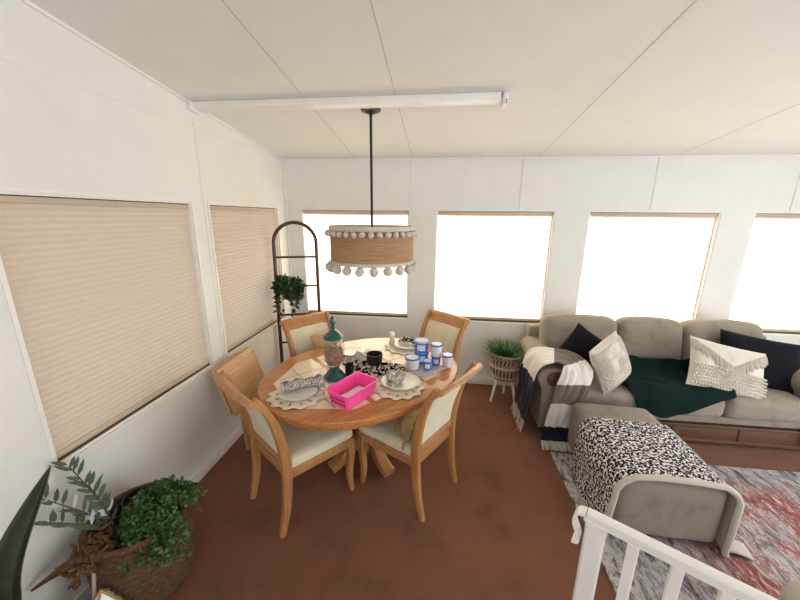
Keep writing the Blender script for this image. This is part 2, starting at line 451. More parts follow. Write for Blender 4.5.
# seams, battens, baseboards
def trimbox(name, c, s, mat=None, bev=0):
    b = bmesh.new(); box(b, c, s, bev); return struct(finish(name, b, mat or M['trim'], smooth=30 if bev else 0))
ti = [0]
def tname(): ti[0] += 1; return 'trim_%d' % ti[0]
for x in (-.305, .80, 2.03, 3.24):
    trimbox(tname(), (x, YB - .002, (WZ1 + zc(YB)) / 2 + .005), (.022, .005, zc(YB) - WZ1 - .02), M['wall'], .001)
for y in (2.30,):
    trimbox(tname(), (XL + .002, y, 1.25), (.005, .022, 2.45), M['wall'], .001)
trimbox(tname(), (XL + .002, 2.42, 2.44), (.004, 2.38, .008), M['wall'])
trimbox(tname(), (XL + .012, YB - .012, ZC / 2), (.024, .024, ZC - .002), M['trim'], .004)
def ceil_strip(x0, x1, y0, y1, h, mat):
    b = bmesh.new()
    a = [b.verts.new((x, y, zc(y) - h)) for x, y in ((x0, y0), (x1, y0), (x1, y1), (x0, y1))]
    c = [b.verts.new((x, y, zc(y) + .001)) for x, y in ((x0, y0), (x1, y0), (x1, y1), (x0, y1))]
    b.faces.new(a); b.faces.new(c)
    for i in range(4): b.faces.new((a[i], a[(i + 1) % 4], c[(i + 1) % 4], c[i]))
    return struct(finish(tname(), b, mat, smooth=0))
for x in (-.875, -.295, .925, 2.16, 3.38):
    ceil_strip(x - .002, x + .002, YF, YB, .0015, M['seam'])
ceil_strip(XL, XL + .014, YF, YB, .014, M['trim'])
ceil_strip(XL, XR, YB - .014, YB, .012, M['trim'])
bm = bmesh.new(); box(bm, ((XL + XR) / 2, YB - .007, .045), (XR - XL, .014, .09), .004); struct(finish('baseboard_back', bm, M['trim']))
bm = bmesh.new(); box(bm, (XL + .007, (YF + YB) / 2 - .01, .045), (.014, YB - YF - .02, .09), .004); struct(finish('baseboard_left', bm, M['trim']))

# windows: frame + cellular shade
def window_frame(n, side, a0, a1, z0, z1, casing):
    bm = bmesh.new()
    def b(c, s): 
        if side == 'back': box(bm, (c[0], YB + c[1], c[2]), s)
        else: box(bm, (XL - c[1], c[0], c[2]), (s[1], s[0], s[2]))
    d = .108; w = .012; yc = .006 + d / 2
    b(((a0 + a1) / 2, yc, z0 + w / 2), (a1 - a0, d, w)); b(((a0 + a1) / 2, yc, z1 - w / 2), (a1 - a0, d, w))
    b((a0 + w / 2, yc, (z0 + z1) / 2), (w, d, z1 - z0 - 2 * w)); b((a1 - w / 2, yc, (z0 + z1) / 2), (w, d, z1 - z0 - 2 * w))
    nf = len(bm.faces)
    b(((a0 + a1) / 2, .03, z0 + w + .008), (a1 - a0 - 2 * w, .03, .016)); b(((a0 + a1) / 2, .03, z1 - w - .002), (a1 - a0 - 2 * w, .03, .004))  # thin dark strips stand in for shade below and above the blind
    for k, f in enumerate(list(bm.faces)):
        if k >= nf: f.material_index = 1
    if casing:
        k = .014
        for c, s in ((((a0 + a1) / 2, -.003, z1 + k / 2), (a1 - a0 + 2 * k, .008, k)), (((a0 + a1) / 2, -.003, z0 - k / 2), (a1 - a0 + 2 * k, .008, k)),
                     ((a0 - k / 2, -.003, (z0 + z1) / 2), (k, .008, z1 - z0)), ((a1 + k / 2, -.003, (z0 + z1) / 2), (k, .008, z1 - z0))): b(c, s)
    return struct(finish('window_%d' % n, bm, [M['trim'], M['shadow_gap']], smooth=0))

def cellular_shade(label, side, a0, a1, z0, z1, grp):
    a0 += .013; a1 -= .013; z0 += .029; z1 -= .017
    dep = .032 if side == 'back' else .024
    o = thing('window_shade', label, 'window shade', (((a0 + a1) / 2), YB + dep, z0) if side == 'back' else (XL - dep, (a0 + a1) / 2, z0), 0 if side == 'back' else R(90), grp)
    w = a1 - a0; h = z1 - z0
    n = int((h - .04) / .014); n -= n % 2
    bm = bmesh.new(); rows = []
    for i in range(n + 1):
        z = .026 + (h - .040) * i / n; y = .0035 if i % 2 else -.0035
        rows.append([bm.verts.new((-w / 2, y, z)), bm.verts.new((w / 2, y, z))])
    for A, B in zip(rows, rows[1:]): bm.faces.new((A[0], A[1], B[1], B[0]))
    finish('pleated_fabric', bm, M['shade'], o, smooth=0)
    bm = bmesh.new(); box(bm, (0, 0, h - .014), (w, .026, .028), .004); finish('head_rail', bm, M['head'], o)
    bm = bmesh.new(); box(bm, (0, 0, .014), (w, .028, .028), .004); finish('bottom_rail', bm, M['rail'], o)
    return o
blabels = ['glowing cellular shade behind the burlap pendant lamp and the arched ladder', 'glowing cellular shade between the pendant lamp and the sofa',
           'glowing cellular shade above the middle of the grey sofa', 'glowing cellular shade at the right edge of the photo above the black pillow']
for i, (a, b) in enumerate(BW):
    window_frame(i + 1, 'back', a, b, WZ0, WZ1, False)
    cellular_shade(blabels[i], 'back', a, b, WZ0, WZ1, 'shades along the back wall')
llabels = ['large tan pleated shade on the left wall nearest the camera, above the basket of plants', 'narrow tan pleated shade on the left wall beside the arched ladder']
for i, (a, b) in enumerate(LW):
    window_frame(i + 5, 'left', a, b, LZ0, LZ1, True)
    cellular_shade(llabels[i], 'left', a, b, LZ0, LZ1, 'shades along the left wall')

# ceiling rail
o = thing('ceiling_rail', 'long white rail fixed across the ceiling from the left wall', 'rail', (0, 0, 0))
tilt = -math.atan(SL)
bm = bmesh.new(); mm = Matrix.Rotation(tilt, 4, 'X')
box(bm, ((XL + .34) / 2 + .01, 2.30, zc(2.30) - .024), (.34 - XL - .03, .075, .044), .004, 2, mm)
finish('rail_channel', bm, M['whitepaint'], o)
bm = bmesh.new(); box(bm, ((XL + .34) / 2, 2.36, zc(2.36) - .012), (.34 - XL - .06, .04, .020), .003, 2, mm); finish('rear_strip', bm, M['whitepaint'], o)
bm = bmesh.new(); box(bm, (.362, 2.30, zc(2.30) - .036), (.03, .085, .066), .006, 2, mm)
b1 = finish('end_bracket', bm, M['whitepaint'], o)
for dz in (.045, .058):
    bm = bmesh.new(); sphere(bm, (.366, 2.2555, zc(2.30) - dz + .002), .0045, 8, 6); finish('screw', bm, M['steel'], b1)
bm = bmesh.new(); box(bm, (XL + .018, 2.29, zc(2.29) - .03), (.034, .09, .056), .005, 2, mm); finish('wall_bracket', bm, M['whitepaint'], o)

# ------------------------------------------------------------------ dining table
TC = (-.523, 2.285); TA = R(45.6); TH = .75
t = thing('dining_table', 'oval honey oak pedestal dining table with cream tile insets', 'table', (TC[0], TC[1], 0), TA)
A_, B_ = .755, .605
def oval(a, b, n=72, p=2.15):
    out = []
    for k in range(n):
        th = 2 * math.pi * k / n; c, s = math.cos(th), math.sin(th)
        out.append((math.copysign(abs(c) ** (2 / p), c) * a, math.copysign(abs(s) ** (2 / p), s) * b))
    return out
bm = bmesh.new(); prism(bm, oval(A_, B_), TH - .034, TH, .008); finish('tabletop', bm, M['oakx'], t)
bm = bmesh.new(); prism(bm, oval(A_ - .05, B_ - .05), TH - .085, TH - .035)
finish('apron', bm, M['oakx'], t)
for s in (-1, 1):
    bm = bmesh.new(); box(bm, (s * .215, 0, TH + .0004), (.003, B_ * 1.86, .0012)); finish('leaf_joint', bm, M['grout'], t)
def tiles(name, poly, lines):
    bm = bmesh.new(); prism(bm, poly, TH - .004, TH + .0015); p = finish(name, bm, M['tile'], t, smooth=0)
    bm = bmesh.new()
    for (x0, y0, x1, y1) in lines:
        dx, dy = x1 - x0, y1 - y0; L = math.hypot(dx, dy)
        box(bm, ((x0 + x1) / 2, (y0 + y1) / 2, TH + .0013), (L, .005, .0016), 0, 1, Matrix.Rotation(math.atan2(dy, dx), 4, 'Z'))
    finish('grout_lines', bm, M['grout'], p, smooth=0)
for s in (-1, 1):
    tiles('tile_panel', [(s * x, y) for x, y in ((.235, -.42), (.35, -.42), (.62, -.19), (.62, .19), (.35, .42), (.235, .42))],
          [(s * .235, 0, s * .62, 0), (s * .235, .21, s * .58, .21), (s * .235, -.21, s * .58, -.21), (s * .43, -.34, s * .43, .34)])
tiles('tile_panel', [(-.195, -.42), (.195, -.42), (.195, .42), (-.195, .42)], [(0, -.42, 0, .42), (-.195, 0, .195, 0), (-.195, .21, .195, .21), (-.195, -.21, .195, -.21)])
bm = bmesh.new(); lathe(bm, [(0, .1), (.10, .1), (.115, .13), (.10, .17), (.075, .21), (.09, .30), (.115, .42), (.105, .52), (.07, .58), (.12, .64), (.16, .664), (0, .664)], 28); finish('pedestal', bm, M['oak'], t)
for k in range(4):
    a = k * math.pi / 2; d = Vector((math.cos(a), math.sin(a), 0))
    bm = bmesh.new(); ribbon_bar(bm, spline([d * .03 + Vector((0, 0, .16)), d * .13 + Vector((0, 0, .15)), d * .22 + Vector((0, 0, .075)), d * .315 + Vector((0, 0, .035))], 4), .085, [.1] * 5 + [.09, .085, .08, .075, .07, .068, .066, .064], (-d.y, d.x, 0))
    finish('foot', bm, M['oak'], t)
def tl(u, v):  # table frame to world
    return (TC[0] + u * math.cos(TA) - v * math.sin(TA), TC[1] + u * math.sin(TA) + v * math.cos(TA))

# ------------------------------------------------------------------ dining chairs
def make_chair(label):
    c = thing('dining_chair', label, 'chair', (0, 0, 0), 0, 'dining chairs around the oval table')
    bm = bmesh.new()
    # seat cushion: trapezoid soft slab
    def seatmap(x, y): return x * (.235 - .03 * (0.5 - y)) / .235
    t2 = bmesh.new(); softbox(t2, (0, 0, 0), (.485, .475, .075), .030, .018, 10)
    for v in t2.verts: v.co.x *= 1.0 - .12 * (.24 - v.co.y) / .475; v.co += Vector((0, .038, .452))
    merge(bm, t2); finish('seat', bm, M['cream'], c)
    bm = bmesh.new()
    for s in (-1, 1):
        ribbon_bar(bm, [(s * .205, -.19, .395), (s * .232, .245, .395)], .06, .024, (0, 0, 1))
    ribbon_bar(bm, [(-.238, .252, .395), (.238, .252, .395)], .06, .024, (0, 0, 1))
    ribbon_bar(bm, [(-.205, -.195, .395), (.205, -.195, .395)], .06, .024, (0, 0, 1))
    finish('seat_frame', bm, M['oak'], c)
    for s in (-1, 1):
        bm = bmesh.new()
        pts = spline([(s * .222, .238, .425), (s * .226, .248, .30), (s * .224, .236, .15), (s * .220, .255, 0.0)], 5)
        n = len(pts); ribbon_bar(bm, pts, [.056 - .026 * i / (n - 1) for i in range(n)], [.056 - .026 * i / (n - 1) for i in range(n)], (1, 0, 0)); finish('front_leg', bm, M['oak'], c)
    for s in (-1, 1):
        bm = bmesh.new()
        pts = spline([(s * .205, -.262, 0), (s * .207, -.222, .18), (s * .210, -.205, .38), (s * .214, -.21, .55), (s * .219, -.252, .75), (s * .224, -.315, .90), (s * .224, -.352, .955)], 4)
        n = len(pts); ribbon_bar(bm, pts, [.030 + .010 * math.sin(math.pi * i / (n - 1)) for i in range(n)], [.034 + .022 * math.sin(math.pi * min(1, i / (n - 1) * 1.25)) for i in range(n)], (1, 0, 0)); finish('back_post', bm, M['oak'], c)
    # crest rail, scrolled backwards
    bm = bmesh.new()
    prof = [(-.300, .885), (-.318, .905), (-.338, .932), (-.352, .950), (-.372, .962), (-.392, .958), (-.398, .942), (-.386, .930), (-.368, .930), (-.350, .915), (-.332, .890), (-.316, .872)]
    L = []
    for x in (-.245, -.235, -.1, 0, .1, .235, .245):
        k = 1 if abs(x) < .24 else .8
        cyy, czz = -.352, .925
        bow = -.018 * (1 - (x / .245) ** 2)
        L.append([bm.verts.new((x, cyy + (y - cyy) * k + bow, czz + (z - czz) * k)) for y, z in prof])
    for A, B in zip(L, L[1:]):
        for k in range(len(prof)): bm.faces.new((A[k], A[(k + 1) % len(prof)], B[(k + 1) % len(prof)], B[k]))
    bm.faces.new(L[0]); bm.faces.new(L[-1][::-1]); finish('crest_rail', bm, M['oak'], c, smooth=50)
    bm = bmesh.new(); ribbon_bar(bm, [(-.205, -.208, .478), (.205, -.208, .478)], .045, .026, (0, 0, 1)); finish('lower_back_rail', bm, M['oak'], c)
    # padded back panel following the curve
    bm = bmesh.new()
    cz = [(-.207, .49), (-.210, .555), (-.218, .62), (-.238, .70), (-.262, .77), (-.292, .84), (-.318, .888)]
    def yy(z):
        for (y0, z0), (y1, z1) in zip(cz, cz[1:]):
            if z <= z1 + 1e-6: return y0 + (y1 - y0) * (z - z0) / (z1 - z0)
        return cz[-1][0]
    for s in (-1, 1):
        def f(u, v, s=s):
            x = (u * 2 - 1) * .196; z = .498 + v * .388
            th = (max(0, 1 - abs(u * 2 - 1) ** 6) * max(0, 1 - abs(v * 2 - 1) ** 6)) ** .5
            return (x, yy(z) - .018 * (1 - (x / .2) ** 2) * v + s * .017 * th, z)
        grid(bm, f, 14, 14)
    bmesh.ops.remove_doubles(bm, verts=bm.verts, dist=1e-4)
    finish('back_panel', bm, M['cream'], c)
    return c
chair0 = make_chair('oak dining chair seen from behind, at the near left end of the table')
chair0.location = (-.876, 1.85, 0); chair0.rotation_euler.z = R(-36.9)
for (x, y, a, lb) in ((-.153, 2.045, 57.7, 'oak dining chair at front right of the table, holding a fringed tan pillow'),
                      (-.925, 2.66, -126.9, 'oak dining chair in front of the arched ladder, facing the camera'),
                      (-.125, 2.86, 138.9, 'oak dining chair behind the blue and white tubs, backed to the windows')):
    c = copy_tree(chair0); c.location = (x, y, 0); c.rotation_euler.z = R(a); c['label'] = lb

def chair_pt(cx, cy_, a, p):
    m = Matrix.Translation((cx, cy_, 0)) @ Matrix.Rotation(R(a), 4, 'Z'); return m @ Vector(p)

# fringed pillow on the front right chair
def fringe(bm, a, b, n, L, r, droop=Vector((0, 0, -1)), jit=.012):
    a, b = Vector(a), Vector(b)
    for i in range(n):
        p = a.lerp(b, (i + .5) / n) + rvec() * .003
        q = p + droop * L * rnd.uniform(.8, 1.05) + rvec() * jit
        tube(bm, [p, p.lerp(q, .5) + rvec() * jit * .3, q], [r * .8, r, r * .7], 5)
p = thing('throw_pillow', 'tan pillow with a knotted fringe on the front right dining chair', 'pillow', tuple(chair_pt(-.153, 2.045, 57.7, (-.05, -.04, .496))), rot=(R(22), 0, R(57.7 + 24)))
bm = bmesh.new(); pillow(bm, .34, .23, .18, 18, 3); finish('pillow_body', bm, M['tan'], p)
bm = bmesh.new()
for k in range(22):
    z = .01 + .22 * k / 21
    a = Vector((-.162, 0, z)); q = a + Vector((-rnd.uniform(.05, .07), rnd.uniform(-.01, .02), -.03))
    tube(bm, [a, a.lerp(q, .5) + Vector((0, 0, .004)), q], [.005, .007, .005], 5)
for k in range(12):
    x = -.15 + .10 * k / 11
    a = Vector((x, .02, .016)); q = a + Vector((rnd.uniform(-.01, .01), rnd.uniform(.06, .085), .022))
    tube(bm, [a, a.lerp(q, .5) + Vector((0, 0, .01)), q], [.005, .007, .005], 5)
finish('pillow_fringe', bm, M['fringe'], p)
p = thing('throw_pillow', 'tan pillow slumped on the dining chair in front of the arched ladder', 'pillow', tuple(chair_pt(-.925, 2.66, -126.9, (-.07, -.055, .494))), rot=(R(16), 0, R(-126.9)))
bm = bmesh.new(); pillow(bm, .32, .36, .12, 16, 9); finish('pillow_body', bm, M['tan'], p)
bm = bmesh.new()
for k in range(24):
    z = .02 + .22 * k / 23
    a = Vector((-.17, 0, z)); q = a + Vector((-rnd.uniform(.02, .035), rnd.uniform(-.01, .02), -.02)); tube(bm, [a, q], [.005, .004], 5)
finish('pillow_fringe', bm, M['fringe'], p)

# ------------------------------------------------------------------ things on the table
TZ = TH + .0022
def doily(x, y, r, label, seed, z=TZ, sx=1.0, sy=1.0, rot=0):
    bm = bmesh.new(); L = bm.loops.layers.uv.verify()
    n, m = 120, 9
    V = []
    for j in range(m):
        ring = []
        for k in range(n):
            th = 2 * math.pi * k / n
            e = 1 + (.07 * math.cos(th * 12) + .05 * noise.noise(Vector((math.cos(th) * 1.5, math.sin(th) * 1.5, seed)))) * (j / (m - 1)) ** 3
            rr = r * (j / (m - 1)) * e
            ring.append(bm.verts.new((rr * math.cos(th) * sx, rr * math.sin(th) * sy, .003 + .0025 * (noise.noise(Vector((rr * 30 * math.cos(th), rr * 30 * math.sin(th), seed))) + 1))))
        V.append(ring)
    for j in range(1, m - 1):
        for k in range(n):
            if j == 5 and k % 10 in (0, 1): continue     # open eyelets of the crochet
            bm.faces.new((V[j][k], V[j][(k + 1) % n], V[j + 1][(k + 1) % n], V[j + 1][k]))
    bm.faces.new(V[1]); 
    for v in V[0]: bm.verts.remove(v)
    o = finish('doily', bm, M['lace'], None, (x, y, z), (0, 0, rot)); solidify(o, .002, 1)
    return tag(o, label, 'doily', 'crochet doilies under the plates')
doily(-.868, 1.838, .158, 'lacy crochet doily under the front left plate', 1, sx=1.1)
doily(-.235, 2.04, .168, 'lacy crochet doily under the plate beside the pink basket', 2)
doily(-.27, 2.76, .17, 'lacy crochet doily under the back right plate', 3)
doily(-.70, 2.56, .16, 'lacy crochet doily under the plate behind the teal jar', 4)
def plate(x, y, r, label, z):
    bm = bmesh.new(); lathe(bm, [(0, .0), (r * .55, .0), (r * .62, .004), (r * .97, .016), (r, .019), (r * .97, .020), (r * .62, .009), (r * .5, .006), (0, .006)], 40)
    o = finish('plate', bm, M['white_ceramic'], None, (x, y, z)); return tag(o, label, 'plate', 'white dinner plates')
PZ = TZ + .0105
plate(-.862, 1.856, .122, 'white plate with a rolled grey napkin at the front left of the table', PZ)
plate(-.225, 2.083, .135, 'white plate with a looped napkin, right of the pink basket', PZ)
plate(-.245, 2.765, .115, 'white plate with a dark folded napkin at the far right of the table', PZ)
plate(-.69, 2.56, .115, 'white plate at the back left of the table behind the teal jar', PZ)
def crumple(name, f, nu, nv, mat, label, cat, th=.003, loc=None, rot=None, grp=None):
    bm = bmesh.new(); grid(bm, f, nu, nv); o = finish(name, bm, mat, None, loc, rot, smooth=80); solidify(o, th, 1); return tag(o, label, cat, grp)
def rolled(L, W, seed, h=.028, bend=.05):
    def f(u, v):
        x = (u - .5) * L; a = v * 2 * math.pi * 1.15
        rr = W * (.55 + .45 * v + .5 * abs(u - .5)) * (1 + .75 * noise.noise(Vector((u * 6, v * 7, seed))))
        return (x, math.cos(a) * rr + bend * math.sin(u * 3.2), h + math.sin(a) * rr * .62 + .004 * noise.noise(Vector((u * 12, v * 9, seed + 4))))
    return f
crumple('napkin', rolled(.27, .040, 11, .040, .03), 70, 40, M['napkin'], 'grey checked napkin rolled across the front left plate', 'napkin', .0025, (-.845, 1.895, PZ), (0, 0, R(30)), 'checked napkins')
def looped(L, W, seed):
    def f(u, v):
        t_ = u * 4.4 - 2.5; rad = .052
        c = Vector((math.cos(t_ + 2.2) * rad, math.sin(t_ + 2.2) * rad * 1.15, 0)) if u > .25 else Vector((math.cos(-1.4 + 2.2) * rad - (.25 - u) * .1, math.sin(-1.4 + 2.2) * rad * 1.15 - (.25 - u) * .42, 0))
        a = v * 2 * math.pi
        rr = W * (1 + .7 * noise.noise(Vector((u * 8, v * 5, seed))))
        d = c.normalized()
        return (c.x + d.x * math.cos(a) * rr, c.y + d.y * math.cos(a) * rr, .046 + math.sin(a) * rr * .8)
    return f
crumple('napkin', looped(.3, .026, 5), 54, 16, M['napkin'], 'grey checked napkin looped on the plate right of the pink basket', 'napkin', .002, (-.275, 2.085, PZ), (0, 0, R(200)), 'checked napkins')
crumple('napkin', rolled(.17, .03, 31, .044), 30, 22, M['runner'], 'dark patterned napkin folded on the far right plate', 'napkin', .0025, (-.235, 2.755, PZ), (0, 0, R(-30)), 'checked napkins')
# patterned cloth bunched in the middle of the table
def bunch(seed, rx, ry, hmax):
    def f(u, v):
        th = u * 2 * math.pi; r = .0 + v
        ex = 1 + .22 * math.cos(th * 5 + seed) + .18 * noise.noise(Vector((math.cos(th) * 2, math.sin(th) * 2, seed)))
        h = hmax * (.35 + .9 * abs(noise.noise(Vector((math.cos(th) * 2.6 * r + 3, math.sin(th) * 2.6 * r, seed + 2))))) * math.sin(min(1, max(0, (1 - r) * 1.6 + .06)) * math.pi * .5) * (1 if r > .3 else .62 + r)
        return (rx * r * ex * math.cos(th), ry * r * ex * math.sin(th), max(.003, h + .004))
    return f
o = crumple('table_cloth_runner', bunch(2, .235, .12, .05), 72, 18, M['runner'], 'black and cream patterned cloth bunched around the black bowl', 'cloth', .003, (-.435, 2.30, TZ), (0, 0, R(-12)))
o.name = 'patterned_cloth'
o = crumple('patterned_cloth', bunch(6, .085, .12, .075), 60, 16, M['napkin'], 'grey patterned cloth bunched right beside the glass jar', 'cloth', .003, (-.60, 2.40, TZ), (0, 0, R(10)))
bz = TZ + .030
bm = bmesh.new(); lathe(bm, [(0, 0), (.045, 0), (.054, .008), (.060, .04), (.062, .085), (.057, .085), (.054, .045), (.045, .016), (0, .014)], 32)
tag(finish('bowl', bm, M['black'], None, (-.452, 2.315, bz)), 'small black bowl on the patterned cloth at the table centre', 'bowl')
bm = bmesh.new(); lathe(bm, [(0, 0), (.026, 0), (.03, .01), (.03, .078), (.033, .084), (.028, .087), (.025, .08), (.025, .02), (0, .015)], 24)
tag(finish('cup', bm, M['black'], None, (-.608, 2.165, TZ + .003)), 'slim black cup standing between the jar foot and the pink basket', 'cup')

# apothecary jar
j = thing('apothecary_jar', 'glass jar of dried petals with a teal finial lid and teal foot', 'jar', (-.705, 2.125, TZ))
bm = bmesh.new(); lathe(bm, [(0, 0), (.076, 0), (.080, .010), (.066, .022), (.058, .04), (.044, .056), (.034, .066), (.034, .078), (.044, .088), (0, .088)], 32); finish('foot', bm, M['teal'], j)
bm = bmesh.new(); lathe(bm, [(0, .090), (.04, .092), (.066, .108), (.074, .14), (.077, .20), (.076, .255), (.067, .285), (.062, .296)], 36); g = finish('glass_body', bm, M['glass'], j)
bm = bmesh.new()
for k in range(260):
    a = rnd.uniform(0, 6.28); z = rnd.uniform(.112, .235); mr = (.052 if z < .13 else .066); r_ = mr * math.sqrt(rnd.random())
    leafquad(bm, Vector((r_ * math.cos(a), r_ * math.sin(a), z)) - rvec() * .006, rvec(), rvec(), rnd.uniform(.014, .024), rnd.uniform(.012, .02), .3)
lathe(bm, [(0, .098), (.045, .103), (.062, .13), (.064, .2), (.045, .228), (0, .235)], 20)
finish('petals', bm, M['potpourri'], j)
bm = bmesh.new(); lathe(bm, [(0, .297), (.066, .297), (.070, .303), (.066, .312), (.052, .325), (.04, .338), (.024, .35), (.014, .358), (0, .36)], 32); l_ = finish('lid', bm, M['teal'], j)
bm = bmesh.new(); lathe(bm, [(0, .356), (.012, .357), (.010, .37), (.017, .382), (.012, .39), (.020, .405), (.021, .42), (.014, .44), (.007, .455), (0, .46)], 20); finish('finial', bm, M['teal'], l_)

# pink basket with paper
BX, BY, BA = -.505, 1.865, R(62)
p = thing('plastic_basket', 'bright pink plastic basket with slotted ends holding papers', 'basket', (BX, BY, TZ), BA - R(90))
bm = bmesh.new()
w0, d0, w1, d1, h = .150, .25, .178, .290, .098
def ringpts(w, d, z, r=.022, n=5):
    out = []
    for cx, cyy, a0 in ((w / 2 - r, d / 2 - r, 0), (-w / 2 + r, d / 2 - r, 90), (-w / 2 + r, -d / 2 + r, 180), (w / 2 - r, -d / 2 + r, 270)):
        for k in range(n): out.append((cx + r * math.cos(R(a0 + 90 * k / (n - 1))), cyy + r * math.sin(R(a0 + 90 * k / (n - 1))), z))
    return out
prof = [(w0, d0, .0), (w1, d1, h - .006), (w1 + .016, d1 + .016, h - .004), (w1 + .016, d1 + .016, h), (w1 - .004, d1 - .004, h), (w0 - .005, d0 - .005, .004)]
rings = [[bm.verts.new(q) for q in ringpts(*pp)] for pp in prof]
for A, B in zip(rings, rings[1:]):
    for k in range(len(A)): bm.faces.new((A[k], A[(k + 1) % len(A)], B[(k + 1) % len(B)], B[k]))
bm.faces.new(rings[0][::-1]); bm.faces.new(rings[-1]); finish('basket_body', bm, M['pink'], p)
M['pinkdark'] = plain('pink_slot_shadow', (150, 26, 84), .5, 20, .03, .0)
for s in (-1, 1):
    bm = bmesh.new()
    for k in range(5):
        for q in range(2):
            zz = .028 + q * .028
            box(bm, (-.05 + k * .025, s * (d0 / 2 + (d1 - d0) / 2 * zz / h + .0012), zz), (.017, .0022, .015), 0, 1, Matrix.Rotation(s * -math.atan((d1 - d0) / 2 / h), 4, 'X'))
    finish('slot_grille', bm, M['pinkdark'], p)
def sheetf(w, d, seed, a):
    def f(u, v): return ((u - .5) * w, (v - .5) * d, .004 + a * (noise.noise(Vector((u * 2, v * 2, seed))) + .6))
    return f
bm = bmesh.new(); grid(bm, sheetf(.125, .215, 3, .008), 12, 14); o = finish('paper', bm, M['paper'], None, (BX + .008, BY + .005, TZ + .0085), (0, 0, BA - R(90))); solidify(o, .0015, 1); tag(o, 'pale pink paper lying in the bottom of the pink basket', 'paper')

# salt shaker
s_ = thing('salt_shaker', 'small cream shaker near the far rim of the table', 'shaker', (-.385, 2.80, TZ))
bm = bmesh.new(); lathe(bm, [(0, 0), (.024, 0), (.026, .01), (.022, .05), (.020, .085), (0, .085)], 20); finish('shaker_body', bm, M['cream_plastic'], s_)
bm = bmesh.new(); lathe(bm, [(.0, .086), (.022, .086), (.023, .1), (.018, .118), (0, .122)], 20); finish('shaker_cap', bm, M['tubwhite'], s_)

# tubs on a clear sleeve
bm = bmesh.new(); grid(bm, lambda u, v: ((u - .5) * .27, (v - .5) * .25, .002 + .004 * (noise.noise(Vector((u * 3, v * 3, 8))) + 1) * (abs(u - .5) + abs(v - .5) > .8)), 12, 12)
o = finish('plastic_sheet', bm, M['sleeve'], None, (-.085, 2.37, TZ), (0, 0, R(42))); solidify(o, .0012, 1)
tag(o, 'clear grey plastic sheet spread under the blue and white tubs', 'plastic sheet')
def tub(x, y, z, r, h, label, lidmat, bodymat, rot):
    o = thing('food_tub', label, 'tub', (x, y, z), rot, 'blue and white tubs at the right end of the table')
    bm = bmesh.new(); lathe(bm, [(0, 0), (r * .84, 0), (r * .86, .004), (r * .96, h - .012), (0, h - .012)], 28); finish('tub_body', bm, bodymat, o)
    bm = bmesh.new(); lathe(bm, [(r * .9, h - .0118), (r * 1.04, h - .0118), (r * 1.06, h - .004), (r * 1.02, h), (r * .9, h - .002), (0, h - .002)], 28); l2 = finish('lid', bm, lidmat, o)
    bm = bmesh.new(); lathe(bm, [(0, h - .0018), (r * .84, h - .0018), (r * .84, h - .0008), (0, h - .0008)], 28); finish('lid_label', bm, M['tubwhite'] if lidmat != M['tubwhite'] else M['tubpale'], l2) if lidmat != M['tubwhite'] else None
    bm = bmesh.new()
    for k0 in (0,):
        vs = []
        for k in range(9):
            a = R(-90 - math.degrees(rot) + (k - 4) * 9)
            vs.append([bm.verts.new((rr * math.cos(a), rr * math.sin(a), zz)) for rr, zz in ((r * .886 + .0012, h * .18), (r * .942 + .0012, h * .72))])
        for A, B in zip(vs, vs[1:]): bm.faces.new((A[0], B[0], B[1], A[1]))
    finish('label_patch', bm, M['tublabel'], o)
    return o
Z1 = TZ + .0095
tub(-.165, 2.335, Z1, .056, .088, 'squat tub with pale blue lid nearest the bowl, front left of the tubs', M['tubblue'], M['tubwhite'], .2)
tub(-.052, 2.335, Z1, .034, .066, 'small blue tub standing in the front middle of the tubs', M['tubblue'], M['tubblue'], .5)
tub(.012, 2.425, Z1, .037, .072, 'small blue tub standing under the tall pale tub', M['tubblue'], M['tubblue'], -.3)
tub(.098, 2.395, Z1, .043, .098, 'pale tub with blue rimmed lid standing alone at the right of the tubs', M['tubblue'], M['tublabel'], .1)
tub(-.105, 2.455, Z1, .058, .09, 'wide blue tub at the bottom of the tall rear stack', M['tubblue'], M['tubblue'], .4)
tub(-.105, 2.457, Z1 + .0905, .057, .09, 'wide tub topmost on the rear stack, with pale blue lid', M['tubpale'], M['tubblue'], .9)
tub(.012, 2.425, Z1 + .0725, .047, .096, 'tall pale tub with blue rimmed lid stacked on a small blue tub', M['tubblue'], M['tublabel'], .7)

# ------------------------------------------------------------------ folded tray table by the left wall
o = thing('folding_tray_table', 'folded pale pine tray table leaning beside the left wall', 'table', (-1.46, 2.29, 0))
def slab(bm, y0, y1, z0, z1, x0, x1, th):
    m = math.atan2(x1 - x0, z1 - z0)
    box(bm, ((x0 + x1) / 2, (y0 + y1) / 2, (z0 + z1) / 2), (th, y1 - y0, math.hypot(x1 - x0, z1 - z0)), .006, 2, Matrix.Rotation(m, 4, 'Y'))
bm = bmesh.new(); slab(bm, -.27, .20, .44, .80, .03, -.085, .020); finish('tray_top', bm, M['pine'], o)
bm = bmesh.new(); slab(bm, -.27, .20, .44, .795, -.012, -.12, .018); finish('tray_top', bm, M['pine'], o)
for y in (-.10, .10):
    bm = bmesh.new(); ribbon_bar(bm, [(.06, y, 0), (-.07, y, .52)], .035, .02, (0, 1, 0)); finish('leg', bm, M['pine'], o)
    bm = bmesh.new(); ribbon_bar(bm, [(-.04, y + .04, 0), (-.09, y + .04, .6)], .03, .02, (0, 1, 0)); finish('leg', bm, M['pine'], o)
bm = bmesh.new(); ribbon_bar(bm, [(.02, -.10, .16), (.02, .10, .16)], .032, .016, (0, 0, 1)); finish('stretcher', bm, M['pine'], o)

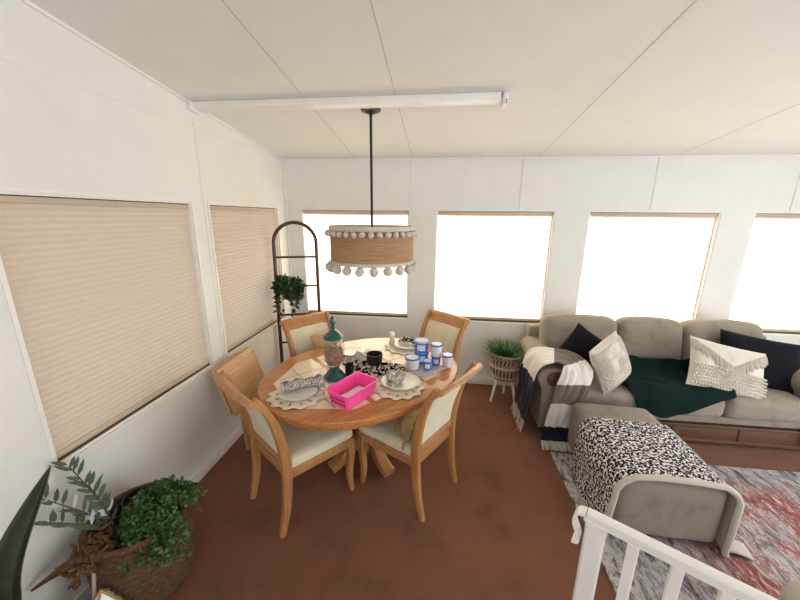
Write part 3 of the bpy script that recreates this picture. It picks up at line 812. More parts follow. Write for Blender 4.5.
# ------------------------------------------------------------------ arched ladder + trailing plant
LP, RP = Vector((-1.62, 3.14, 0)), Vector((-1.225, 3.27, 0))
LH = 1.60
o = thing('arched_ladder', 'dark bentwood arched ladder standing in the corner by the windows', 'ladder', tuple(LP))
ax = (RP - LP); wL = ax.length; dx = ax.normalized()
lean = Vector((-dx.y, dx.x, 0)) * .10
def lp(t, z): return dx * (t * wL) + lean * (z / LH) + Vector((0, 0, z))
for tt_, nm in ((0, 'post'), (1, 'post')):
    bm = bmesh.new(); tube(bm, [lp(tt_, z) for z in (0, .5, 1.0, LH)], .018, 12); finish(nm, bm, M['dark'], o)
bm = bmesh.new(); tube(bm, [lp(.5 - .5 * math.cos(math.pi * k / 20), LH + .205 * math.sin(math.pi * k / 20)) for k in range(21)], .018, 12); finish('arch', bm, M['dark'], o)
for z in (1.46, 1.16, .86, .56, .26):
    bm = bmesh.new(); tube(bm, [lp(0, z), lp(1, z)], .011, 10); finish('rung', bm, M['dark'], o)
pl = thing('hanging_plant', 'leafy trailing plant hanging on the left side of the arched ladder', 'plant', tuple(LP + lp(.28, 1.16) + Vector((.03, -.05, 0))))
bm = bmesh.new(); lathe(bm, [(0, -.12), (.05, -.12), (.065, -.02), (.068, 0), (.06, 0), (.0, -.01)], 20); tube(bm, [(-.06, 0, 0), (-.05, .03, .12), (-.03, .055, .02)], .003, 6); finish('pot', bm, M['pot'], pl)
bm = bmesh.new(); bs = bmesh.new()
for k in range(26):
    a = rnd.uniform(0, 6.28); r0 = rnd.uniform(.02, .05); ln = rnd.uniform(.10, .34) if k < 14 else rnd.uniform(.05, .12)
    p0 = Vector((r0 * math.cos(a), r0 * math.sin(a), 0)); d = Vector((math.cos(a), math.sin(a) * .6 - .2, 0))
    p1 = p0 + d * .05 + Vector((0, 0, .05 + rnd.uniform(0, .05))); p2 = p1 + d * rnd.uniform(.02, .06) + Vector((0, 0, -ln))
    pts = spline([p0, p1, p1.lerp(p2, .4) + d * .02, p2], 4); tube(bs, pts, .0018, 5)
    for q in pts[2:]:
        for _ in range(5): leafquad(bm, q + rvec() * .012, (rvec() + Vector((0, -.3, -.2))), rvec(), rnd.uniform(.03, .055), rnd.uniform(.02, .035), .2)
finish('foliage', bm, M['leafdark'], pl, smooth=0); finish('vine', bs, M['stem'], pl)

# ------------------------------------------------------------------ pendant lamp
PX, PY = -.487, 2.45
o = thing('pendant_lamp', 'burlap drum pendant lamp with white pompom trim on a black rod', 'lamp', (PX, PY, 0))
zt = zc(PY)
bm = bmesh.new(); lathe(bm, [(0, zt - .036), (.012, zt - .036), (.03, zt - .030), (.036, zt - .024), (.062, zt - .018), (.066, zt - .01), (.066, zt + .004), (0, zt + .004)], 32); finish('canopy', bm, M['black'], o)
bm = bmesh.new(); tube(bm, [(0, 0, zt - .034), (0, 0, 1.70)], .0095, 12); sphere(bm, (0, 0, zt - .045), .012); finish('rod', bm, M['black'], o)
SR, S0, S1 = .303, 1.555, 1.785
bm = bmesh.new(); lathe(bm, [(SR, S0), (SR, S1), (SR - .004, S1), (SR - .004, S0), (SR, S0)], 72)
sh = finish('lamp_shade', bm, M['burlap'], o)
bm = bmesh.new()
for k in range(3):
    a = k * 2.0944; tube(bm, [(0, 0, 1.72), (SR * .99 * math.cos(a), SR * .99 * math.sin(a), 1.775)], .003, 6)
finish('spider_fitter', bm, M['black'], o)
bm = bmesh.new(); lathe(bm, [(0, 1.60), (.03, 1.61), (.042, 1.64), (.034, 1.68), (.018, 1.71), (0, 1.71)], 20); finish('bulb', bm, M['tubwhite'], o)
for nm, z0, z1 in (('top_trim', S1 - .012, S1 + .022), ('bottom_trim', S0 - .014, S0 + .010)):
    bm = bmesh.new(); lathe(bm, [(SR + .001, z0), (SR + .006, z0 + .004), (SR + .006, z1 - .004), (SR, z1), (SR - .006, z1), (SR - .006, z0), (SR + .001, z0)], 72); finish(nm, bm, M['pom'], o)
pm = None
for k in range(36):
    a = 2 * math.pi * k / 36
    if pm is None:
        bm = bmesh.new(); sphere(bm, (0, 0, 0), .019, 10, 8, .05, 1.2); pm = finish('small_pompom', bm, M['pom'], o)
    q = pm if k == 0 else pm.copy()
    if k: COL.objects.link(q); q.parent = o
    q.location = ((SR + .02) * math.cos(a), (SR + .02) * math.sin(a), S1 - .030); q.rotation_euler = (k, 0, a)
pm = None
for k in range(21):
    a = 2 * math.pi * (k + .5) / 21
    if pm is None:
        bm = bmesh.new(); sphere(bm, (0, 0, 0), .031, 14, 10, .05, 1.05); pm = finish('large_pompom', bm, M['pom'], o)
    q = pm if k == 0 else pm.copy()
    if k: COL.objects.link(q); q.parent = o
    q.location = ((SR + .012) * math.cos(a), (SR + .012) * math.sin(a), S0 - .040); q.rotation_euler = (k, 0, a)

# ------------------------------------------------------------------ plant stand
ps = thing('plant_stand', 'round whitewashed wicker planter on tapered legs left of the sofa', 'planter', (.73, 3.30, 0))
bm = bmesh.new()
for k in range(26):
    a = 2 * math.pi * k / 26
    tube(bm, [(.115 * math.cos(a), .115 * math.sin(a), .255), (.15 * math.cos(a), .15 * math.sin(a), .33), (.168 * math.cos(a), .168 * math.sin(a), .53)], .0045, 6)
for z, r_ in ((.258, .118), (.30, .14), (.40, .157), (.415, .158), (.53, .169), (.54, .17)):
    tube(bm, [(r_ * math.cos(2 * math.pi * k / 40), r_ * math.sin(2 * math.pi * k / 40), z) for k in range(41)], .007, 6, False)
for k in range(26):
    a = 2 * math.pi * k / 26; b = 2 * math.pi * (k + 2) / 26
    tube(bm, [(.157 * math.cos(a), .157 * math.sin(a), .41), (.168 * math.cos(b), .168 * math.sin(b), .53)], .003, 5)
finish('wicker_bowl', bm, M['wicker'], ps)
bm = bmesh.new(); lathe(bm, [(0, .25), (.105, .25), (.13, .30), (.143, .38), (.15, .50), (.145, .50), (0, .49)], 28); finish('liner', bm, M['terracotta'], ps)
for a in (205, 320, 75):
    bm = bmesh.new(); ca, sa = math.cos(R(a)), math.sin(R(a)); tube(bm, [(.085 * ca, .085 * sa, .27), (.145 * ca, .145 * sa, .0)], [.017, .011], 12); finish('leg', bm, M['whitepaint'], ps)
gp = thing('potted_grass', 'spiky green grass plant growing in the white wicker planter', 'plant', (.73, 3.30, .49))
bm = bmesh.new()
for k in range(330):
    a = rnd.uniform(0, 6.28); r_ = .12 * math.sqrt(rnd.random()); t_ = rnd.uniform(.15, 1.0)
    d = Vector((math.cos(a) * t_, math.sin(a) * t_, rnd.uniform(.45, 1.0))).normalized()
    leafquad(bm, Vector((r_ * math.cos(a), r_ * math.sin(a), 0)), d, Vector((0, 0, 1)), rnd.uniform(.12, .19), rnd.uniform(.012, .02), .3, .15)
finish('blades', bm, M['leaf'], gp, smooth=0)
bm = bmesh.new(); lathe(bm, [(0, .003), (.13, .002), (.13, .012), (0, .014)], 24); finish('soil', bm, M['soil'], gp)

# ------------------------------------------------------------------ sofa
so = thing('sofa', 'grey linen three seat sofa under the windows with a wooden base', 'sofa', (0, 0, 0))
X0, X1, SF, SB = .905, 3.215, 2.72, 3.52
bm = bmesh.new(); softbox(bm, ((X0 + X1) / 2, (SF + SB) / 2 + .02, .245), (X1 - X0 - .06, SB - SF - .03, .08), .025, 0, 8); finish('seat_deck', bm, M['linen'], so)
bm = bmesh.new(); box(bm, ((X0 + X1) / 2, SF + .06, .115), (X1 - X0 - .12, .05, .165), .008)
for k in range(5):
    box(bm, (X0 + .12 + k * (X1 - X0 - .24) / 4, SF + .033, .115), (.06, .014, .155), .004)
for z in (.047, .185): box(bm, ((X0 + X1) / 2, SF + .032, z), (X1 - X0 - .12, .016, .026), .004)
finish('wooden_base', bm, M['redwood'], so)
for x in (X0 + .1, X1 - .1):
    for y in (SF + .12, SB - .08):
        bm = bmesh.new(); lathe(bm, [(0, 0), (.022, 0), (.032, .06), (0, .06)], 16, (x, y, 0)); finish('foot', bm, M['redwood'], so)
bm = bmesh.new(); softbox(bm, ((X0 + X1) / 2 + .0, SB - .06, .50), (X1 - X0 - .10, .15, .62), .05, 0, 10); finish('back_frame', bm, M['linen'], so)
def arm(xc):
    bm = bmesh.new()
    prof = [(-.085, .08), (.085, .08), (.092, .40), (.10, .47), (.128, .52), (.132, .565), (.11, .61), (.06, .64), (0, .645), (-.06, .64), (-.11, .61), (-.132, .565), (-.128, .52), (-.10, .47), (-.092, .40)]
    ys = [SF - .01, SF + .0, SF + .02, SF + .2, SF + .4, SF + .6, SB - .1]
    L = []
    for i, y in enumerate(ys):
        k = .93 if i == 0 else 1
        up = .05 * max(0, (y - SF) / .8)
        L.append([bm.verts.new((xc + x * k, y, .36 + (z - .36) * k + up * (z > .3))) for x, z in prof])
    for A, B in zip(L, L[1:]):
        for k in range(len(prof)): bm.faces.new((A[k], A[(k + 1) % len(prof)], B[(k + 1) % len(prof)], B[k]))
    bm.faces.new(L[0]); bm.faces.new(L[-1][::-1])
    a = finish('arm', bm, M['linen'], so, smooth=60)
    bm = bmesh.new(); lathe(bm, [(0, 0), (.06, 0), (.066, .008), (.06, .018), (0, .022)], 28)
    bmesh.ops.rotate(bm, verts=bm.verts, matrix=Matrix.Rotation(R(90), 3, 'X')); bmesh.ops.translate(bm, verts=bm.verts, vec=(xc, SF - .008, .555))
    finish('arm_facing', bm, M['redwood'], a)
arm(X0 + .11); arm(X1 - .11)
cx = [1.115, 1.745, 2.375, 3.005]
for k in range(3):
    bm = bmesh.new(); softbox(bm, ((cx[k] + cx[k + 1]) / 2, SF + .27, .375), (cx[k + 1] - cx[k] - .006, .58, .185), .055, .016, 12, k); finish('seat_cushion', bm, M['linen'], so)
cb = [1.035, 1.735, 2.315, 2.985]
for k in range(3):
    t2 = bmesh.new(); softbox(t2, (0, 0, 0), (cb[k + 1] - cb[k] - .006, .20, .47), .075, .03, 12, k + 5)
    bmesh.ops.rotate(t2, verts=t2.verts, matrix=Matrix.Rotation(R(-10), 3, 'X')); bmesh.ops.translate(t2, verts=t2.verts, vec=((cb[k] + cb[k + 1]) / 2, 3.29, .70))
    bm = bmesh.new(); merge(bm, t2); finish('back_cushion', bm, M['linen'], so)

# sofa pillows
def sofa_pillow(label, loc, rot, w, h, t_, mat, seed, name='throw_pillow'):
    o = thing(name, label, 'pillow', loc, rot=rot)
    bm = bmesh.new(); pillow(bm, w, h, t_, 20, seed); finish('pillow_body', bm, mat, o); return o
sofa_pillow('black pillow propped in the left corner of the sofa behind the ivory pillow', (1.24, 3.01, .512), (R(-16), R(26), R(-36)), .38, .40, .13, M['charcoal'], 1)
wp = sofa_pillow('ivory textured pillow standing on the left seat of the sofa', (1.55, 2.79, .512), (R(-14), R(-20), R(36)), .37, .41, .16, M['ivory'], 2)
mp = sofa_pillow('wide ivory macrame pillow with tufted bands on the right of the sofa', (2.385, 2.78, .478), (R(-28), R(12), R(-3)), .61, .42, .13, M['ivory'], 3)
sofa_pillow('wide black pillow against the right sofa arm behind the macrame pillow', (2.75, 2.95, .475), (R(-22), R(8), R(-10)), .62, .44, .12, M['navy'], 4)
def front_y(w, h, t_, x, z):
    X = x / (w / 2); Z = (z - h / 2) / (h / 2)
    return -t_ / 2 * (max(0, (1 - abs(X) ** 2.6) * (1 - abs(Z) ** 2.6))) ** .5
bm = bmesh.new()
for r_ in range(7):
    z = .03 + r_ * .026
    for k in range(24):
        x = -.27 + .54 * k / 23 + (.011 if r_ % 2 else 0)
        if abs(x) > .285: continue
        sphere(bm, (x, front_y(.62, .42, .13, x, z) - .004, z), .011, 7, 5)
finish('bobbles', bm, M['ivory'], mp)
bm = bmesh.new()
for k in range(56):
    x = -.285 + .57 * k / 55; z = .395 - .17 * (1 - abs(x) / .285) + .0
    z1 = z - .095 * (.7 + .3 * rnd.random())
    tube(bm, [(x, front_y(.62, .42, .13, x, z) - .004, z), (x + rnd.uniform(-.004, .004), front_y(.62, .42, .13, x, (z + z1) / 2) - .010, (z + z1) / 2), (x + rnd.uniform(-.006, .006), front_y(.62, .42, .13, x, z1) - .006, z1)], .005, 5)
finish('tassel_band', bm, M['fleece'], mp)
bm = bmesh.new()
for r_ in range(7):
    z = .025 + r_ * .024
    for k in range(15):
        x = -.165 + .33 * k / 14 + (.01 if r_ % 2 else 0)
        sphere(bm, (x, front_y(.38, .40, .15, x, z) - .003, z), .010, 7, 5)
finish('bobbles', bm, M['ivory'], wp)
bm = bmesh.new()
for q in range(2):
    for k in range(30):
        x = -.17 + .34 * k / 29; z = .37 - q * .09; z1 = z - .10
        tube(bm, [(x, front_y(.38, .40, .15, x, z) - .004, z), (x + rnd.uniform(-.004, .004), front_y(.38, .40, .15, x, z1) - .006, z1)], .0055, 5)
finish('tassel_band', bm, M['fleece'], wp)

# dark green knit blanket
def green_f(u, v):
    # v: 0 up the back cushion -> 1 hanging over the seat front
    path = [(3.085, .62), (3.05, .54), (3.0, .500), (2.90, .494), (2.80, .494), (2.735, .488), (2.70, .455), (2.69, .385), (2.687, .31)]
    t_ = v * (len(path) - 1); i = min(int(t_), len(path) - 2); fr = t_ - i
    y = path[i][0] * (1 - fr) + path[i + 1][0] * fr; z = path[i][1] * (1 - fr) + path[i + 1][1] * fr
    left = 1.60 + .10 * max(0, .35 - v) + .16 * max(0, v - .45); right = 2.33 + .10 * min(1, v * 2.2) - 1.0 * max(0, v - .62)
    x = left + (right - left) * u
    edge = math.sin(math.pi * u) * math.sin(math.pi * min(1, v * 1.02))
    w = .5 + .5 * noise.noise(Vector((x * 5, y * 6, 3))); w2 = noise.noise(Vector((x * 13, y * 11, 9)))
    w3 = abs(noise.noise(Vector((x * 4 + y * 3, y * 7 - x * 2, 5)))); hgt = (.020 * w + .010 * w2 + .045 * w3 + .004)
    if v > .62: y -= hgt * .5 + .010; z += .03 * math.sin(u * 7 + 1) * (v - .62) * 2
    else: z += hgt + .010
    y += .03 * noise.noise(Vector((u * 3, 5, v)))* (v < .6)
    if v < .3: y -= hgt * .8
    return (x, y, z)
bm = bmesh.new(); grid(bm, green_f, 60, 44); o = finish('blanket', bm, M['green'], None, smooth=80); solidify(o, .012, 1)
tag(o, 'dark green knit blanket rumpled over the middle seat of the sofa', 'blanket')

# ------------------------------------------------------------------ rug, ottoman, animal print throw
RC = (2.32, 1.20)
bm = bmesh.new(); box(bm, (0, 0, .006), (2.70, 2.58, .012), .004)
rg = finish('area_rug', bm, M['rug'], None, (RC[0], RC[1], 0)); tag(rg, 'faded grey and red vintage rug under the ottoman', 'rug')
ot = thing('ottoman', 'grey upholstered ottoman block in front of the sofa', 'ottoman', (1.39, 2.165, .012), R(-2.6))
bm = bmesh.new(); softbox(bm, (0, 0, .222), (.575, .868, .402), .06, .004, 16, 3); finish('ottoman_body', bm, M['linen'], ot)
bm = bmesh.new()
for sx_ in (-1, 1):
    for sy_ in (-1, 1): lathe(bm, [(0, 0), (.02, 0), (.025, .03), (0, .03)], 12, (sx_ * .2, sy_ * .34, 0))
finish('feet', bm, M['redwood'], ot)
OX0, OX1, OT = -.293, .293, .45
def cross(u, y):
    """profile over the ottoman, u 0 = floor left, 1 = floor right"""
    r_ = .075; g = .016; z0 = .022
    P = [(OX0 - .03, z0), (OX0 - .02, .05), (OX0 - g - .002, .15), (OX0 - g, OT - r_), (OX0 - g + .025, OT - .025), (OX0 + r_ - .01, OT + g), (OX0 + .2, OT + g + .012), (OX1 - .2, OT + g + .012), (OX1 - r_ + .01, OT + g), (OX1 + g - .025, OT - .025), (OX1 + g, OT - r_), (OX1 + g, .15), (OX1 + .01, .05), (OX1 + .02, z0)]
    L = [0]
    for a, b in zip(P, P[1:]): L.append(L[-1] + math.hypot(b[0] - a[0], b[1] - a[1]))
    s = u * L[-1]
    for i in range(len(P) - 1):
        if s <= L[i + 1] + 1e-9:
            f = (s - L[i]) / (L[i + 1] - L[i]); return P[i][0] * (1 - f) + P[i + 1][0] * f, P[i][1] * (1 - f) + P[i + 1][1] * f
    return P[-1]
YF0 = -.443
def leo(u, v):
    yb = .125 + .03 * math.sin(u * 9) - .10 * max(0, .3 - u) ; yfr = YF0 - .004
    y = yfr + (yb - yfr) * v
    x, z = cross(u, y)
    side = max(0, (.34 - u) / .34); n_ = noise.noise(Vector((y * 5, u * 6, 2)))
    x -= side * .03 * (n_ + .5) * (z < .36) ; z += .004 * n_
    # follow the rounded front edge of the block
    return (x, y, max(.016, z))
bm = bmesh.new(); V = grid(bm, leo, 70, 44)
L = bm.loops.layers.uv.verify()
for f in bm.faces:
    for lp_ in f.loops: lp_[L].uv = (lp_[L].uv.x * 1.55, lp_[L].uv.y * .58)
th = thing('animal_print_throw', 'black and white animal print throw with fleece edge draped over the ottoman', 'throw', (1.39, 2.165, 0), R(-2.6))
o = finish('throw_cloth', bm, [M['leopard'], M['fleece']], th, smooth=80); solidify(o, .006, 1); o.modifiers[0].material_offset = 1; o.modifiers[0].use_flip_normals = False
bm = bmesh.new()
tube(bm, [Vector(leo(k / 60, 0)) + Vector((0, -.008, .002)) for k in range(61)], .017, 8, True, (1, 1))
finish('fleece_edge', bm, M['fleece'], th)
bm = bmesh.new(); grid(bm, lambda u, v: (OX1 + .01 + .14 * u + .02 * v, YF0 + .0 + .10 * v - .02 * u, .035 + .012 * math.sin(u * 3) - .018 * u), 8, 8); o = finish('fleece_corner', bm, M['fleece'], th, smooth=80); solidify(o, .012, 1)

# striped throw on the left sofa arm
tp = [((.815, 2.88, .14), (.0, .38, 0)), ((.85, 2.88, .34), (.0, .40, 0)), ((.856, 2.87, .52), (.0, .40, 0)), ((.905, 2.85, .665), (.02, .38, 0)), ((1.03, 2.83, .70), (.10, .32, .0)),
      ((1.13, 2.77, .695), (.17, .22, .0)), ((1.165, 2.69, .655), (.26, .06, .0)), ((1.135, 2.655, .54), (.27, .02, .0)), ((1.10, 2.65, .38), (.25, .01, 0)), ((1.085, 2.645, .23), (.26, 0, 0)), ((1.075, 2.64, .10), (.27, 0, 0)), ((1.03, 2.56, .05), (.25, 0, 0))]
cpts = spline([a for a, b in tp], 6); wpts = spline([b for a, b in tp], 6)
def thr(u, v):
    t_ = u * (len(cpts) - 1); i = min(int(t_), len(cpts) - 2); fr = t_ - i
    c = cpts[i].lerp(cpts[i + 1], fr); w = wpts[i].lerp(wpts[i + 1], fr)
    tan = (cpts[i + 1] - cpts[i]).normalized(); nrm = w.normalized().cross(tan)
    if nrm.dot(Vector((-.3, -.6, 1))) < 0 and u > .2: nrm = -nrm
    if u <= .2 and nrm.x > 0: nrm = -nrm
    fold = .013 * math.sin(v * 15 + u * 4 + 2.5 * noise.noise(Vector((v * 3, u * 5, 7)))) + .030 * noise.noise(Vector((v * 5, u * 6, 2)))
    return c + w * (v - .5) + nrm * (abs(fold) * .9 + .014)
st = thing('striped_throw', 'black, grey and white striped throw hanging over the left sofa arm', 'throw', (0, 0, 0))
bm = bmesh.new(); grid(bm, thr, 110, 34); o = finish('throw_cloth', bm, M['throw'], st, smooth=80); solidify(o, .008, 0)
for e in (0, 1):
    bm = bmesh.new()
    for k in range(22):
        a = Vector(thr(e, (k + .5) / 22))
        q = a + Vector((-.02 + rnd.uniform(-.012, .012), rnd.uniform(-.012, .012), -.12)) if e == 0 else Vector((a.x + rnd.uniform(-.01, .01), a.y - .06, .022))
        tube(bm, [a, a.lerp(q, .55) + rvec() * .004, q], [.005, .006, .004], 5)
    finish('fringe', bm, M['fleece'], st)

# ------------------------------------------------------------------ handrail
hr = thing('handrail', 'white wooden handrail with balusters at the bottom right', 'handrail', (0, 0, 0))
A0, A1 = Vector((.552, 1.03, .87)), Vector((1.387, .482, .87))
d = (A1 - A0).normalized(); sd = Vector((-d.y, d.x, 0))
bm = bmesh.new(); ribbon_bar(bm, [A0 + d * .002, A1], .038, .020, sd); finish('rail', bm, M['whitepaint'], hr)
bm = bmesh.new(); ribbon_bar(bm, [A0 - d * .005 + Vector((0, 0, -.020)), A1 + Vector((0, 0, -.018))], .028, .016, sd); finish('sub_rail', bm, M['whitepaint'], hr)
q = A0 + d * .034
bm = bmesh.new(); ribbon_bar(bm, [(q.x, q.y, 0), (q.x, q.y, .845)], .062, .062, d); finish('newel_post', bm, M['whitepaint'], hr)
for k in range(1, 8):
    q = A0 + d * (.030 + .112 * k)
    bm = bmesh.new(); ribbon_bar(bm, [(q.x, q.y, .0128), (q.x, q.y, .845)], .032, .032, d); finish('baluster', bm, M['whitepaint'], hr)
bm = bmesh.new(); ribbon_bar(bm, spline([A0 + Vector((0, 0, .0)), A0 - d * .028 + Vector((0, 0, -.012)), A0 - d * .034 + Vector((0, 0, -.05)), A0 - d * .014 + Vector((0, 0, -.10)), A0 - d * .012 + Vector((0, 0, -.125)), A0 - d * .03 + Vector((0, 0, -.132))], 5), .046, .008, sd); finish('scroll_end', bm, M['whitepaint'], hr)

# cream pouf just in frame at bottom right
pf = thing('pouf', 'cream upholstered pouf cut off by the bottom right corner', 'pouf', (1.80, 1.06, .018))
bm = bmesh.new(); softbox(bm, (0, 0, .19), (.56, .56, .38), .12, .01, 12, 4); finish('pouf_body', bm, M['fleece'], pf)
bm = bmesh.new(); tube(bm, [(.2 * math.cos(k / 20 * 6.2832), .2 * math.sin(k / 20 * 6.2832), .386) for k in range(21)], .006, 8, False); finish('piping', bm, M['fleece'], pf)

# ------------------------------------------------------------------ basket of plants at the lower left
BKX, BKY = -1.43, 1.195
bk = thing('woven_basket', 'large round woven basket holding plants by the left wall', 'basket', (BKX, BKY, 0))
bm = bmesh.new()
prof = [(.15, .006), (.175, .03), (.20, .12), (.212, .22), (.205, .32), (.198, .40), (.203, .428)]
def bprof(z):
    for (r0, z0), (r1, z1) in zip(prof, prof[1:]):
        if z <= z1: return r0 + (r1 - r0) * (z - z0) / (z1 - z0)
    return prof[-1][0]
nseg, nrow = 132, 60; VV = []
for i in range(nrow + 1):
    z = .006 + .42 * i / nrow; row = []; coil = i // 4
    for k in range(nseg):
        a = 2 * math.pi * k / nseg
        r_ = bprof(z) + .007 * math.sin(math.pi * ((i % 4) / 4)) + .0055 * math.sin(k / nseg * 2 * math.pi * 44 + coil * math.pi) * math.sin(math.pi * ((i % 4) / 4))
        row.append(bm.verts.new((r_ * math.cos(a), r_ * math.sin(a), z)))
    VV.append(row)
for A, B in zip(VV, VV[1:]):
    for k in range(nseg): bm.faces.new((A[k], A[(k + 1) % nseg], B[(k + 1) % nseg], B[k]))
bm.faces.new(VV[0][::-1]); o = finish('basket_body', bm, M['basket'], bk, smooth=70); solidify(o, .010, -1)
bm = bmesh.new(); tube(bm, [(.203 * math.cos(2 * math.pi * k / 48), .203 * math.sin(2 * math.pi * k / 48), .428) for k in range(49)], .014, 8, False); finish('rim', bm, M['husk'], bk)
def pot(x, y, z, r_, h, label):
    o = thing('flower_pot', label, 'pot', (x, y, z))
    bm = bmesh.new(); lathe(bm, [(0, 0), (r_ * .75, 0), (r_ * .95, h - .02), (r_, h - .02), (r_, h), (r_ * .9, h), (r_ * .85, h - .03), (0, h - .03)], 28); finish('pot_body', bm, M['pot'], o)
    bm = bmesh.new(); lathe(bm, [(0, h - .029), (r_ * .84, h - .029), (0, h - .022)], 20); finish('soil', bm, M['soil'], o); return o
pot(BKX - .075, BKY + .09, .03, .078, .41, 'empty black pot at the back of the woven basket')
pot(BKX - .045, BKY - .075, .03, .07, .40, 'black pot holding the pale olive stems in the basket')
pot(BKX + .095, BKY + .0, .03, .075, .38, 'black pot under the bushy green plant in the basket')
bp = thing('bushy_plant', 'dense bushy green plant spilling over the right of the woven basket', 'plant', (BKX + .095, BKY, .385))
bm = bmesh.new(); bs = bmesh.new()
for k in range(150):
    a = rnd.uniform(0, 6.28); t_ = math.sqrt(rnd.random())
    end = Vector((.185 * t_ * math.cos(a) + .035, .20 * t_ * math.sin(a), .17 * math.sqrt(max(0, 1 - t_ * t_ * .9)) + rnd.uniform(-.03, .03) - .10 * max(0, t_ - .6) - .11 * max(0, -math.sin(a)) * t_ * t_))
    p0 = Vector((.03 * math.cos(a), .03 * math.sin(a), 0)); mid = p0.lerp(end, .5) + Vector((0, 0, .07))
    pts = spline([p0, mid, end], 4); tube(bs, pts, .0014, 4)
    for q in pts[3:]:
        for _ in range(6):
            leafquad(bm, q + rvec() * .016, rvec() + Vector((0, 0, .4)), rvec(), rnd.uniform(.014, .024), rnd.uniform(.010, .016), .15)
finish('foliage', bm, M['leafbright'], bp, smooth=0); finish('stems', bs, M['stem'], bp)
ol = thing('olive_branch_plant', 'sparse grey green olive stems rising from the basket against the wall', 'plant', (BKX - .045, BKY - .075, .40))
bm = bmesh.new(); bs = bmesh.new(); bp2 = bmesh.new()
for k, (dx_, dy_, hh) in enumerate(((-.125, -.03, .38), (-.16, -.11, .27), (-.08, -.01, .27), (-.12, -.15, .20))):
    pts = spline([(0, 0, 0), (dx_ * .35, dy_ * .4, hh * .5), (dx_, dy_, hh)], 5); tube(bs, pts, .0025, 6)
    for i, q in enumerate(pts[3:]):
        for s in (-1, 1):
            ax_ = Vector((dx_, dy_, hh)).normalized()
            dd = ax_ * .7 + Vector((s * .6 * .6, s * .6 * .8, rnd.uniform(-.1, .25)))
            tgt = bp2 if rnd.random() < .12 and i < 6 else bm
            leafquad(tgt, q + ax_ * rnd.uniform(-.012, .012), dd, Vector((1, -.6, .4)), rnd.uniform(.05, .078), rnd.uniform(.014, .020), .1)
for b_ in (bm, bp2):
    for v in b_.verts: v.co.x = max(v.co.x, XL + .008 - (BKX - .045))
finish('foliage', bm, M['olive'], ol, smooth=0); finish('stems', bs, M['stem'], ol); finish('pale_leaves', bp2, M['pale_leaf'], ol, smooth=0)

# dried palm husk leaning beside the basket
hk = thing('dried_palm_husk', 'dried brown palm husk with a long pointed spathe beside the basket', 'dried plant', (-1.475, 1.0, .0))
bm = bmesh.new()
for k in range(46):
    c = Vector((rnd.gauss(0, .035), rnd.gauss(.0, .04), .41 + rnd.gauss(0, .035)))
    e = c + rvec() * rnd.uniform(.04, .09)
    tube(bm, spline([c, c.lerp(e, .5) + rvec() * .02, e], 3), [.004, .006, .007, .007, .006, .005, .003], 5)
for k in range(26): sphere(bm, (rnd.gauss(0, .028), rnd.gauss(0, .032), .41 + rnd.gauss(0, .03)), rnd.uniform(.012, .022), 7, 5, .15)
finish('husk_fibres', bm, M['husk'], hk)
bm = bmesh.new(); tube(bm, spline([(.0, .01, .40), (-.05, -.03, .40), (-.11, -.07, .37), (-.165, -.12, .34)], 5), [.020, .028, .03, .032, .032, .030, .028, .025, .022, .019, .016, .013, .011, .009, .007, .005], 10, True, (1, .5)); finish('spathe', bm, M['redwood'], hk)
bm = bmesh.new(); tube(bm, [(0, 0, .36), (.005, -.04, .18), (.0, -.06, 0)], [.009, .008, .009], 8); finish('stalk', bm, M['wicker'], hk)

# snake plant leaf at the left edge
sn = thing('snake_plant', 'tall dark pointed snake plant leaf at the left edge of the photo', 'plant', (-1.50, .70, 0))
bm = bmesh.new(); lathe(bm, [(0, 0), (.09, 0), (.115, .2), (.12, .22), (.105, .22), (.1, .19), (0, .185)], 28); finish('pot', bm, M['terracotta'], sn)
def blade(p0, p1, p2, w):
    bm = bmesh.new(); be = bmesh.new()
    pts = spline([p0, p1, p2], 10); n = len(pts)
    fwd = (Vector((0, 0, 1.0)) ).normalized()
    rows = []
    for i, q in enumerate(pts):
        t_ = i / (n - 1); tan = (pts[min(i + 1, n - 1)] - pts[max(i - 1, 0)]).normalized()
        view = Vector((.55, -.75, .3)); s = tan.cross(view).normalized(); nn = s.cross(tan)
        ww = w * (.55 + .45 * math.sin(min(1, t_ * 2.0) * math.pi / 2)) * (1 if t_ < .45 else max(.015, 1 - ((t_ - .45) / .55) ** 1.25))
        rows.append([bm.verts.new(q + s * ww * k + nn * (.25 * ww * (abs(k) ** 2))) for k in (-.5, -.25, 0, .25, .5)])
    for A, B in zip(rows, rows[1:]):
        for k in range(4): bm.faces.new((A[k], A[k + 1], B[k + 1], B[k]))
    for k in (0, 4): tube(be, [r_[k].co.copy() for r_ in rows], .0018, 5)
    o = finish('leaf', bm, M['snake'], sn); solidify(o, .004, 0)
    finish('leaf_edge', be, M['snake_edge'], o)
blade((-.03, .02, .18), (.03, .03, .62), (.318, .06, 1.105), .105)
blade((-.04, .0, .18), (-.06, -.03, .42), (-.10, -.05, .58), .07)
blade((.0, -.05, .18), (.03, -.12, .40), (.06, -.2, .55), .07)

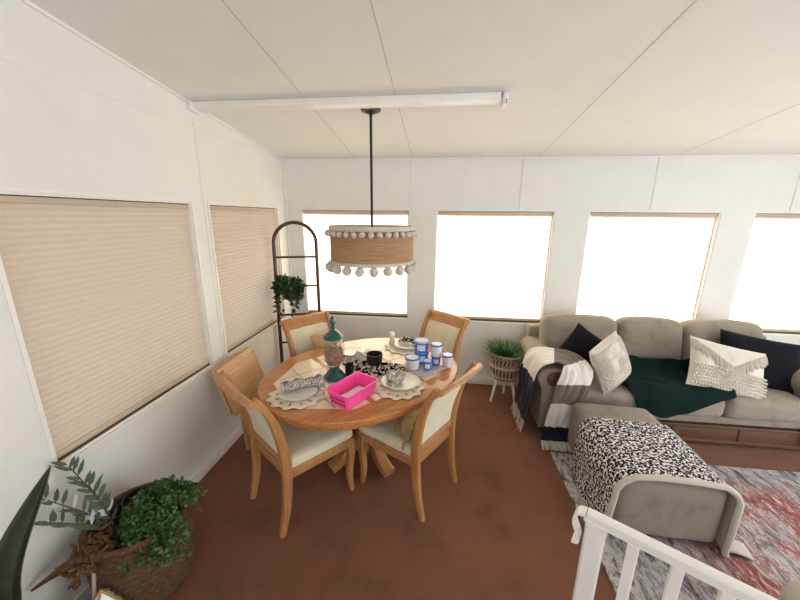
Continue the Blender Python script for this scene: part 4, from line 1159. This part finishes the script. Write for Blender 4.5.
# brass and white lantern tip at the bottom edge
ln = thing('lantern', 'brass edged white lantern peeking up at the bottom edge by the husk', 'lantern', (-1.39, .94, 0), R(20))
bm = bmesh.new(); lathe(bm, [(0, 0), (.075, 0), (.075, .20), (.0, .30)], 4); finish('panels', bm, M['tubwhite'], ln, smooth=0)
bm = bmesh.new()
for k in range(4):
    a = k * math.pi / 2; c_, s_2 = math.cos(a), math.sin(a)
    tube(bm, [(.077 * c_, .077 * s_2, .0), (.077 * c_, .077 * s_2, .2), (0, 0, .303)], .005, 6)
    a2 = a + math.pi / 2
    for z in (.004, .2): tube(bm, [(.077 * c_, .077 * s_2, z), (.077 * math.cos(a2), .077 * math.sin(a2), z)], .004, 6)
finish('frame', bm, M['brass'], ln)

# ------------------------------------------------------------------ light
w = bpy.data.worlds.new('world'); SC.world = w; w.use_nodes = True
bgn = w.node_tree.nodes['Background']; bgn.inputs['Color'].default_value = (.86, .93, 1.0, 1); bgn.inputs['Strength'].default_value = 1.1
sl = bpy.data.lights.new('sun', 'SUN'); sl.energy = 38; sl.angle = R(6); sl.color = (.95, .985, .96)
sob = bpy.data.objects.new('sun', sl); COL.objects.link(sob)
sob.rotation_euler = Vector((-.2, -1, -.62)).to_track_quat('-Z', 'Y').to_euler()
def area(name, loc, target, sx, sy, power, col):
    l = bpy.data.lights.new(name, 'AREA'); l.shape = 'RECTANGLE'; l.size = sx; l.size_y = sy; l.energy = power; l.color = col
    o = bpy.data.objects.new(name, l); COL.objects.link(o); o.location = loc
    o.rotation_euler = (Vector(target) - Vector(loc)).to_track_quat('-Z', 'Y').to_euler()
area('daylight_front_window', ((FRONT_HOLE[0] + FRONT_HOLE[1]) / 2, YF - .02, 1.7), ((FRONT_HOLE[0] + FRONT_HOLE[1]) / 2, 5, 1.7), FRONT_HOLE[1] - FRONT_HOLE[0], 1.4, 24, (.96, .98, 1))
area('daylight_right_door', (XR + .02, .55, 1.15), (-5, .55, 1.15), 3.4, 2.05, 74, (.90, .95, 1))

SC.view_settings.view_transform = 'Standard'; SC.view_settings.look = 'None'; SC.view_settings.gamma = 1; SC.view_settings.exposure = .22
SC.view_settings.use_curve_mapping = False
SC.cycles.max_bounces = 10; SC.cycles.diffuse_bounces = 6; SC.cycles.transmission_bounces = 8
SC.cycles.sample_clamp_indirect = 6
